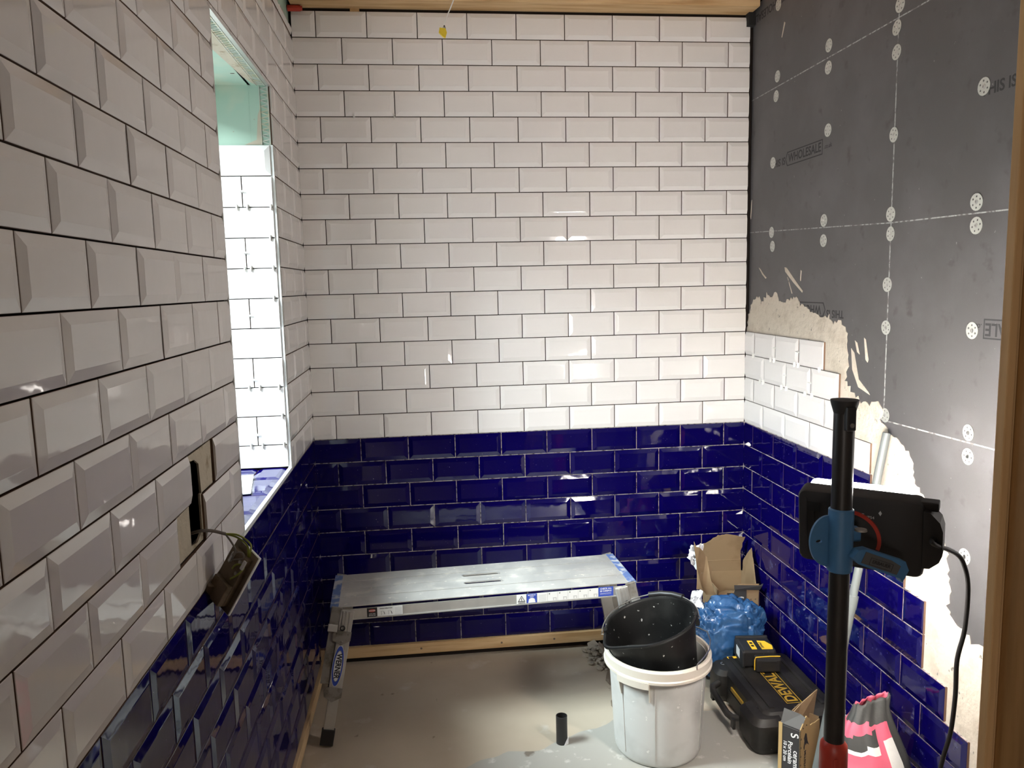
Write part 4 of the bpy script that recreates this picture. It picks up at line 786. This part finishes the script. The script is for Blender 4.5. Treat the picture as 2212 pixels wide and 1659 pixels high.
for i in range(NV):
    for j in range(NU):
        f = (i * NU + j, i * NU + (j + 1) % NU, (i + 1) * NU + (j + 1) % NU, (i + 1) * NU + j); t = 2 * math.pi * (j + .5) / NU; z = .384 * (i + .5) / NV
        xl, xr, th = prf(z); m_ = 0; k = (abs(math.cos(t)) ** 2.8 + abs(math.sin(t)) ** 2.8) ** (-1 / 2.8); sfr = .5 + .5 * math.cos(t) * k
        if math.sin(t) < .25:
            if z > .338 - .02 * sfr: m_ = 1
            elif .60 < sfr < .80 and z < .292: m_ = 2
            elif sfr >= .80: m_ = 1 if z > .19 else 2  # upper part of the right side coloured dark as shadow
            elif sfr < .50 and .268 + .02 * sfr < z < .300 + .03 * sfr: m_ = 1
            elif sfr < .52 and .254 + .02 * sfr < z <= .268 + .02 * sfr: m_ = 2
        mb.add([g_[q] for q in f], [(0, 1, 2, 3)], m_)
mb.add(g_[:NU], [tuple(range(NU))[::-1]], 2)
me = mb.mesh('sack_body', ['pink', 'sack_black_and_shade', 'sack_white'], fix=False); bm = bmesh.new(); bm.from_mesh(me); bmesh.ops.remove_doubles(bm, verts=bm.verts[:], dist=.0002); bm.to_mesh(me); bm.free()
me.polygons.foreach_set('use_smooth', [True] * len(me.polygons)); link('sack_body', me, SK).modifiers.new('thickness', 'SOLIDIFY').thickness = .0015
for i in range(5): MB().box(-.085, -.045, -.113, -.110, .070 + i * .026, .078 + i * .026).obj('printed_line', 'sack_white', SK)
sheet('paper_liner', [(1.735, -1.13, -.79), (1.800, -1.115, -.79), (1.785, -1.11, -.745), (1.742, -1.12, -.70)], 'paper', 'white paper lining poking up behind the pink sack', 'paper', .014, 5)
# ---------------------------------------------------------------- grey conduit leaning on the right wall
a, b = Vector((1.640, -1.18, FL + .012)), Vector((1.893, -1.107, .158)); dv = (b - a)
cp = thing('conduit_pipe', 'long grey plastic conduit leaning against the right wall', 'pipe', tuple(a))
MB().tube([Vector((0, 0, 0)), dv * .55], .0155, 16).obj('lower_tube', 'conduit', cp, smooth=40); MB().tube([dv * .55, dv], .0125, 16).obj('upper_tube', 'conduit', cp, smooth=40)
MB().tube([dv * .53, dv * .565], .0172, 16).obj('coupling', 'conduit', cp, smooth=40); MB().tube([dv * .995, dv * 1.0015], .0105, 16).obj('tube_mouth', 'hole', cp)
# ---------------------------------------------------------------- lamp pole
PX, PY = 1.357, -1.80
pl_ = thing('support_pole', 'black telescopic support pole with red lower collar holding the work lamp', 'pole', (PX, PY, FL + .0032))
H0 = -FL
MB().tube([(0, 0, .55), (0, 0, H0 + .36)], .0215, 28).obj('upper_tube', 'black_pole', pl_, smooth=40)
MB().lathe([(.0215, .628), (.0285, .618), (.0298, .60), (.0298, .05), (.0285, .03), (.0, .03)], 28).obj('red_outer_tube', 'red_plastic', pl_, smooth=35)
MB().box(-.014, -.006, -.0315, -.028, .05, .60, b=.001).obj('guide_rib', 'red_plastic', pl_)
MB().lathe([(0, 0), (.052, 0), (.055, .006), (.04, .03), (.0, .03)], 28).obj('foot_plate', 'black_matte', pl_, smooth=35)
MB().lathe([(.0215, H0 + .352), (.0225, H0 + .355), (.028, H0 + .374), (.0285, H0 + .380), (.0, H0 + .382)], 28).obj('end_cap', 'black_matte', pl_, smooth=30)
MB().box(-.011, .010, -.0300, -.012, H0 + .318, H0 + .368, b=.003).obj('release_button', 'black', pl_); MB().lathe([(0, .002), (.005, .002), (.005, 0)], 10, frame((0, -.0305, H0 + .330), (1, 0, 0), (0, 0, 1), (0, -1, 0))).obj('button_pin', 'steel_dark', pl_)
# lamp
yaw, tilt = .6989, .1407
n0 = Vector((math.sin(yaw) * math.cos(tilt), math.cos(yaw) * math.cos(tilt), math.sin(tilt))); tx = Vector((math.cos(yaw), -math.sin(yaw), 0)); ux = tx.cross(n0)
LX = frame((1.4454, -1.72, .0642), tx, ux, n0 * 1.0) if tx.cross(ux).dot(n0) > 0 else frame((1.4454, -1.72, .0642), tx, ux, -n0)
LX = frame((1.4454, -1.72, .0642), tx, ux, tx.cross(ux))
fs_ = 1 if tx.cross(ux).dot(n0) > 0 else -1                     # +1: local +z looks into the room
lp = thing('work_lamp', 'black rectangular LED work lamp clamped to the support pole', 'work lamp', mw=LX)
WL, HL = .2626, .1796
def fz(a, b): return (a * fs_, b * fs_)
hous = MB(); 
rings = [[Vector((p[0], p[1], z * fs_)) for p in rrect(-WL / 2 + i, WL / 2 - i, -HL / 2 + i, HL / 2 - i, .018 - i * .5, 4)] for i, z in ((.010, -.002), (.003, .0), (0, .006), (0, .044), (.006, .048))]
hous.rings(rings, cap0=True, cap1=True); hous = hous.obj('housing', 'black_matte', lp, smooth=35)
rings = [[Vector((p[0], p[1], z * fs_)) for p in rrect(-WL / 2 + i + .012, WL / 2 - .030 - i, -HL / 2 + i + .012, HL / 2 - i - .001, .016, 4)] for i, z in ((.0, .0485), (0, .078), (.006, .088))]
MB().rings(rings, cap0=True, cap1=True).obj('lit_diffuser', 'led', lp, smooth=35)
MB().box(-WL / 2 + .018, WL / 2 - .018, -HL / 2 + .006, -HL / 2 + .008, *fz(-.003, 0)).box(-WL / 2 + .018, -WL / 2 + .0205, -HL / 2 + .02, HL / 2 - .02, *fz(-.005, 0)).box(-WL / 2 + .034, -WL / 2 + .036, -HL / 2 + .02, HL / 2 - .04, *fz(-.004, 0)).obj('back_rib', 'black_matte', lp)
MB().box(-WL / 2 + .02, -WL / 2 + .05, HL / 2 - .05, HL / 2 - .028, *fz(-.004, 0), b=.001).obj('hook_pocket', 'hole', lp)
for (x, y) in ((-.085, .055), (.045, .055), (-.085, -.058)): MB().prism([Vector((x - .004, y, -.0035 * fs_)), Vector((x, y - .006, -.0035 * fs_)), Vector((x + .003, y, -.0035 * fs_)), Vector((x, y + .006, -.0035 * fs_))], (0, 0, .003 * fs_)).obj('screw_cover', 'label_grey', lp)
mb = MB(); rings = []
for i in range(25):
    t = math.radians(-20 + 135 * i / 24); c, s = math.cos(t), math.sin(t)
    rings.append([Vector((-.018 + r * c, -.012 + r * s, z * fs_)) for r, z in ((.058, 0), (.066, 0), (.066, -.006), (.058, -.006))])
mb.rings(rings, cap0=True, cap1=True).obj('red_dial_ring', 'red_plastic', lp)
text('CE', .012, 'label_grey', lp, Matrix.Translation((.005, .045, -.003 * fs_)) @ (Matrix.Rotation(math.pi, 4, 'Y') if fs_ > 0 else Matrix.Identity(4)), bold=.01)
for i, (s, dx) in enumerate((('IP54', .035),)): text(s, .009, 'label_grey', lp, Matrix.Translation((.025, .042, -.003 * fs_)) @ (Matrix.Rotation(math.pi, 4, 'Y') if fs_ > 0 else Matrix.Identity(4)))
# side cable gland box and top lug on the right end
rings = [[Vector((x, y, z * fs_)) for y, z in ((-b * .85, -.004), (-b * .85, .046), (b, .046), (b, -.004))] for x, b in ((WL / 2 - .002, .072), (WL / 2 + .012, .070), (WL / 2 + .030, .05), (WL / 2 + .036, .03))]
MB().rings(rings, cap0=True, cap1=True).obj('cable_housing', 'black_matte', lp)
MB().box(WL / 2 - .012, WL / 2 + .026, HL / 2 - .022, HL / 2 - .002, *fz(.012, .04), b=.004).obj('carry_lug', 'black_matte', lp)
# cable
cpt = [LX @ Vector((WL / 2 + .018, .012, -.004 * fs_)), LX @ Vector((WL / 2 + .020, .010, -.022 * fs_))] + [Vector(p) for p in ((1.630, -1.795, .030), (1.655, -1.79, -.003), (1.674, -1.78, -.059), (1.679, -1.77, -.159), (1.672, -1.76, -.237), (1.676, -1.755, -.327), (1.673, -1.75, -.419), (1.661, -1.745, -.487), (1.652, -1.74, -.57), (1.66, -1.72, -.72), (1.68, -1.68, -.88), (1.70, -1.62, -.985), (1.72, -1.55, FL + .008), (1.76, -1.48, FL + .008), (1.80, -1.50, FL + .008))]
def smooth_path(p, k=5):
    out = []
    for i in range(len(p) - 1):
        p0, p1, p2, p3 = p[max(i - 1, 0)], p[i], p[i + 1], p[min(i + 2, len(p) - 1)]
        for j in range(k):
            t = j / k; out.append(.5 * ((2 * p1) + (p2 - p0) * t + (2 * p0 - 5 * p1 + 4 * p2 - p3) * t * t + (3 * p1 - p0 - 3 * p2 + p3) * t ** 3))
    return out + [p[-1]]
for o in lp.children: o.matrix_basis = LX.to_3x3().to_4x4() @ o.matrix_basis
lp.matrix_world = Matrix.Translation(LX.translation); MB().tube([q - LX.translation for q in smooth_path(cpt)], .0052, 10).obj('power_cable', 'black', lp, smooth=True)
# clamp
cl = thing('quick_clamp', 'blue clamp with grey grip gripping the black support pole', 'clamp', (PX, PY, .085))
MB().lathe([(.0222, -.075), (.026, -.072), (.026, .062), (.0222, .065)], 28).obj('pole_band', 'clamp_blue', cl, smooth=35)
XD = frame((-.022, .010, -.008), (1, 0, 0), (0, 0, 1), (0, -1, 0))
disc = [(-.004 + .040 * math.cos(t), .056 * math.sin(t)) for t in [math.pi / 2 + math.pi * i / 20 for i in range(21)]]
slab([(.004, -.056)] + [(.004, .056)] + disc, XD, .006, 0, [[(-.024 + .007 * math.cos(2 * math.pi * i / 10), .004 * math.sin(2 * math.pi * i / 10)) for i in range(10)]]).obj('side_plate', 'clamp_blue', cl)
MB().box(-.02, .06, .020, .045, -.02, .01, b=.004).box(.03, .06, .03, .085, -.016, .006, b=.003).obj('mounting_arm', 'clamp_blue', cl)
MB().lathe([(0, .004), (.012, .004), (.013, 0)], 18, Matrix.Translation((.035, -.018, .018))).obj('pivot_screw', 'steel_dark', cl, smooth=True)
XH = frame((.006, -.034, -.024), Vector((.95, .05, -.42)), Vector((.42, 0, .95)), (0, -1, 0)); XH = frame((.006, -.034, -.022), Vector((.93, 0, -.33)), Vector((.33, 0, .93)), (0, -1, 0))
lvr = slab([(0, -.010), (.018, -.018), (.05, -.020), (.12, -.022), (.128, -.030), (.132, .0), (.118, .016), (.06, .017), (.025, .018), (.008, .010)], XH @ Matrix.Translation((0, 0, -.010)), .020).obj('lever', 'clamp_blue', cl)
slab([(.022, -.0135), (.108, -.0165), (.110, .004), (.086, .010), (.05, .011), (.024, .012)], XH @ Matrix.Translation((0, 0, .0095)), .002).obj('lever_grip', 'clamp_grey', lvr)
XGp = XH @ Matrix.Translation((.066, -.004, .0117))
slab([(-.027, -.008), (.027, -.009), (.027, .007), (-.027, .008)], XGp, .0004, 0, [[(-.026, -.007), (.026, -.008), (.026, .006), (-.026, .007)]]).obj('logo_border', 'label_black', lvr)
text('ERBAUER', .0105, 'label_black', lvr, XGp @ Matrix.Translation((0, 0, .0003)), bold=.015)
# ---------------------------------------------------------------- hanging socket and its wires
A, B, C_ = Vector((.030, -1.545, .060)), Vector((.1155, -1.650, .062)), Vector((.039, -1.650, -.066))
ls = (C_ - B).normalized(); sh = Vector((-.72, .55, 0)); sh = (sh - ls * sh.dot(ls)).normalized(); nb = ls.cross(sh)
if nb.dot(CAM - B) < 0: nb = -nb                                # the back of the socket faces the camera side
SX = frame(B + ls * .073 + sh * .043, ls, sh, nb) if ls.cross(sh).dot(nb) > 0 else frame(B + ls * .073 + sh * .043, -ls, sh, nb)
sg = 1 if SX.to_3x3().col[0].dot(ls) > 0 else -1
sk = thing('double_socket', 'grimy double wall socket hanging by its wires below the hole in the tiles', 'socket', mw=SX)
MB().box(-.073, .073, -.043, .043, -.006, .0, b=.0015).obj('face_plate', 'white_plastic', sk)
MB().box(-.071, .071, -.041, .041, .0, .0012).obj('plate_back', 'brown_socket', sk)
body = MB().box(-.058, .058, -.030, .030, .001, .016, b=.002).obj('rear_moulding', 'brown_socket', sk)
MB().box(sg * .008, sg * .058, -.030, .022, .016, .030, b=.002).obj('switch_block', 'brown_socket', body); MB().box(sg * .030, sg * .062, .004, .034, .014, .046, b=.002).obj('terminal_block', 'brown_socket', body)
MB().box(sg * .040, sg * .064, .014, .038, .046, .052, b=.002).obj('terminal_cover', 'black', body)
for (x, y) in ((-.02, -.02), (-.045, -.015), (-.03, .015)): MB().lathe([(.0, .004), (.004, .004), (.0045, 0)], 10, Matrix.Translation((sg * x, y, .016))).obj('terminal_screw', 'steel_dark', body, smooth=True)
MB().box(sg * -.055, sg * -.035, -.032, -.024, .016, .020).box(sg * -.052, sg * -.030, .010, .016, .016, .022).obj('retaining_clip', 'label_grey', body)
term = SX @ Vector((sg * -.022, -.004, .018)); st = Vector((-.03, -1.668, .128))
def wire(pts, m, r): MB().tube([SX.inverted() @ q for q in smooth_path([Vector(p) for p in pts], 6)], r, 8).obj('wire', m, sk, smooth=True)
wire([st, (.0, -1.665, .135), (.022, -1.652, .130), (.045, -1.640, .118)], 'wire_grey', .0036)
mid = Vector((.045, -1.640, .118))
wire([mid, (.066, -1.632, .107), (.086, -1.63, .088), (.088, -1.632, .066), (.086, -1.635, .046), term + Vector((.012, -.012, .012)), term], 'wire_green', .0022)
wire([mid, (.070, -1.634, .112), (.094, -1.632, .090), (.093, -1.636, .070), (.090, -1.632, .054), term + Vector((.02, -.02, -.004)), term + (SX.to_3x3() @ Vector((sg * .02, -.01, 0)))], 'wire_green', .0022)
wire([mid, (.058, -1.645, .100), (.066, -1.65, .084), (.060, -1.652, .074), (.068, -1.648, .078), (.078, -1.642, .074), (.080, -1.643, .062), term + Vector((0, 0, .02))], 'wire_grey', .0020)
# ---------------------------------------------------------------- cable with yellow connector under the ceiling
hc_ = thing('hanging_cable', 'thin white cable with a yellow connector hanging from the ceiling', 'cable', (.5755, -.80, 1.421))
MB().tube(smooth_path([Vector(p) for p in ((.006, 0, .016), (.014, .0, .040), (.030, .003, .075), (.040, .004, .105), (.036, .01, .15), (.05, .02, .25), (.04, .03, CEIL - 1.421))], 5), .0018, 8).obj('sheath', 'white_plastic', hc_, smooth=True)
MB().tube([(.006, 0, .018), (.001, -.001, .004)], .0009, 6).tube([(.006, 0, .018), (.006, .0, .004)], .0009, 6).tube([(.006, 0, .018), (.010, .001, .004)], .0009, 6).obj('conductor', 'label_black', hc_)
slab([(-.012, -.006), (-.009, .008), (.009, .006), (.013, -.006), (.008, -.022), (.0, -.018)], frame((0, 0, -.002), (1, 0, 0), (0, 0, 1), (0, -1, 0)), .010).obj('connector', 'yellow_clear', hc_)
# ---------------------------------------------------------------- rubble by the platform's right leg
rb_lab = 'broken piece of grey mortar in the heap by the far wall'
rm = []
for i in range(5):
    bm = bmesh.new(); bmesh.ops.create_icosphere(bm, subdivisions=1, radius=1)
    for v in bm.verts: v.co = Vector((v.co.x * (1 + random.uniform(-.25, .25)), v.co.y * (.8 + random.uniform(-.2, .2)), v.co.z * (.42 + random.uniform(-.12, .12))))
    me = bpy.data.meshes.new('mortar_lump'); bm.to_mesh(me); bm.free(); me.materials.append(M['rubble']); rm.append(me)
rnd = random.Random(3)
for i in range(64):
    u, v = rnd.gauss(0, .5), rnd.gauss(0, .5); x, y = 1.195 + .055 * u + .015 * v, -.13 - .11 * v
    if y > -.035: y = -.035 - rnd.random() * .03
    r = rnd.uniform(.006, .019); o = bpy.data.objects.new('mortar_lump', rm[i % 5]); COL.objects.link(o)
    lift = max(0, .03 * (1 - u * u - v * v))
    o.location = (x, y, FL + .002 + r * .34 + lift * rnd.random()); o.rotation_euler = (rnd.uniform(-.25, .25), rnd.uniform(-.25, .25), rnd.uniform(0, 6.28)); o.scale = (r, r, r)
    tag(o, rb_lab, 'rubble', 'mortar lumps by the far wall')
for i, (x, y, z, rot, tl, sx, sy, lab) in enumerate([(1.185, -.055, .028, .5, .5, .030, .018, 'flat grey tile offcut on top of the mortar heap by the batten'), (1.222, -.105, .030, 1.2, .8, .022, .030, 'upright grey tile shard between the mortar heap and the tub'), (1.232, -.205, .022, 2.0, .9, .018, .028, 'grey tile shard leaning at the near edge of the mortar heap')]):
    o = MB().prism([Vector((-sx, -sy, 0)), Vector((sx, -sy * .7, 0)), Vector((sx * .8, sy, 0)), Vector((-sx * .6, sy * .8, 0))], (0, 0, .006)).obj('tile_shard', 'rubble')
    o.matrix_world = Matrix.Translation((x, y, FL + z)) @ Matrix.Rotation(rot, 4, 'Z') @ Matrix.Rotation(tl, 4, 'X'); tag(o, lab, 'shard')
for o in COL.objects:
    if o.type == 'MESH' and o.parent is None and 'label' not in o: o['label'] = o.name.replace('_', ' ')
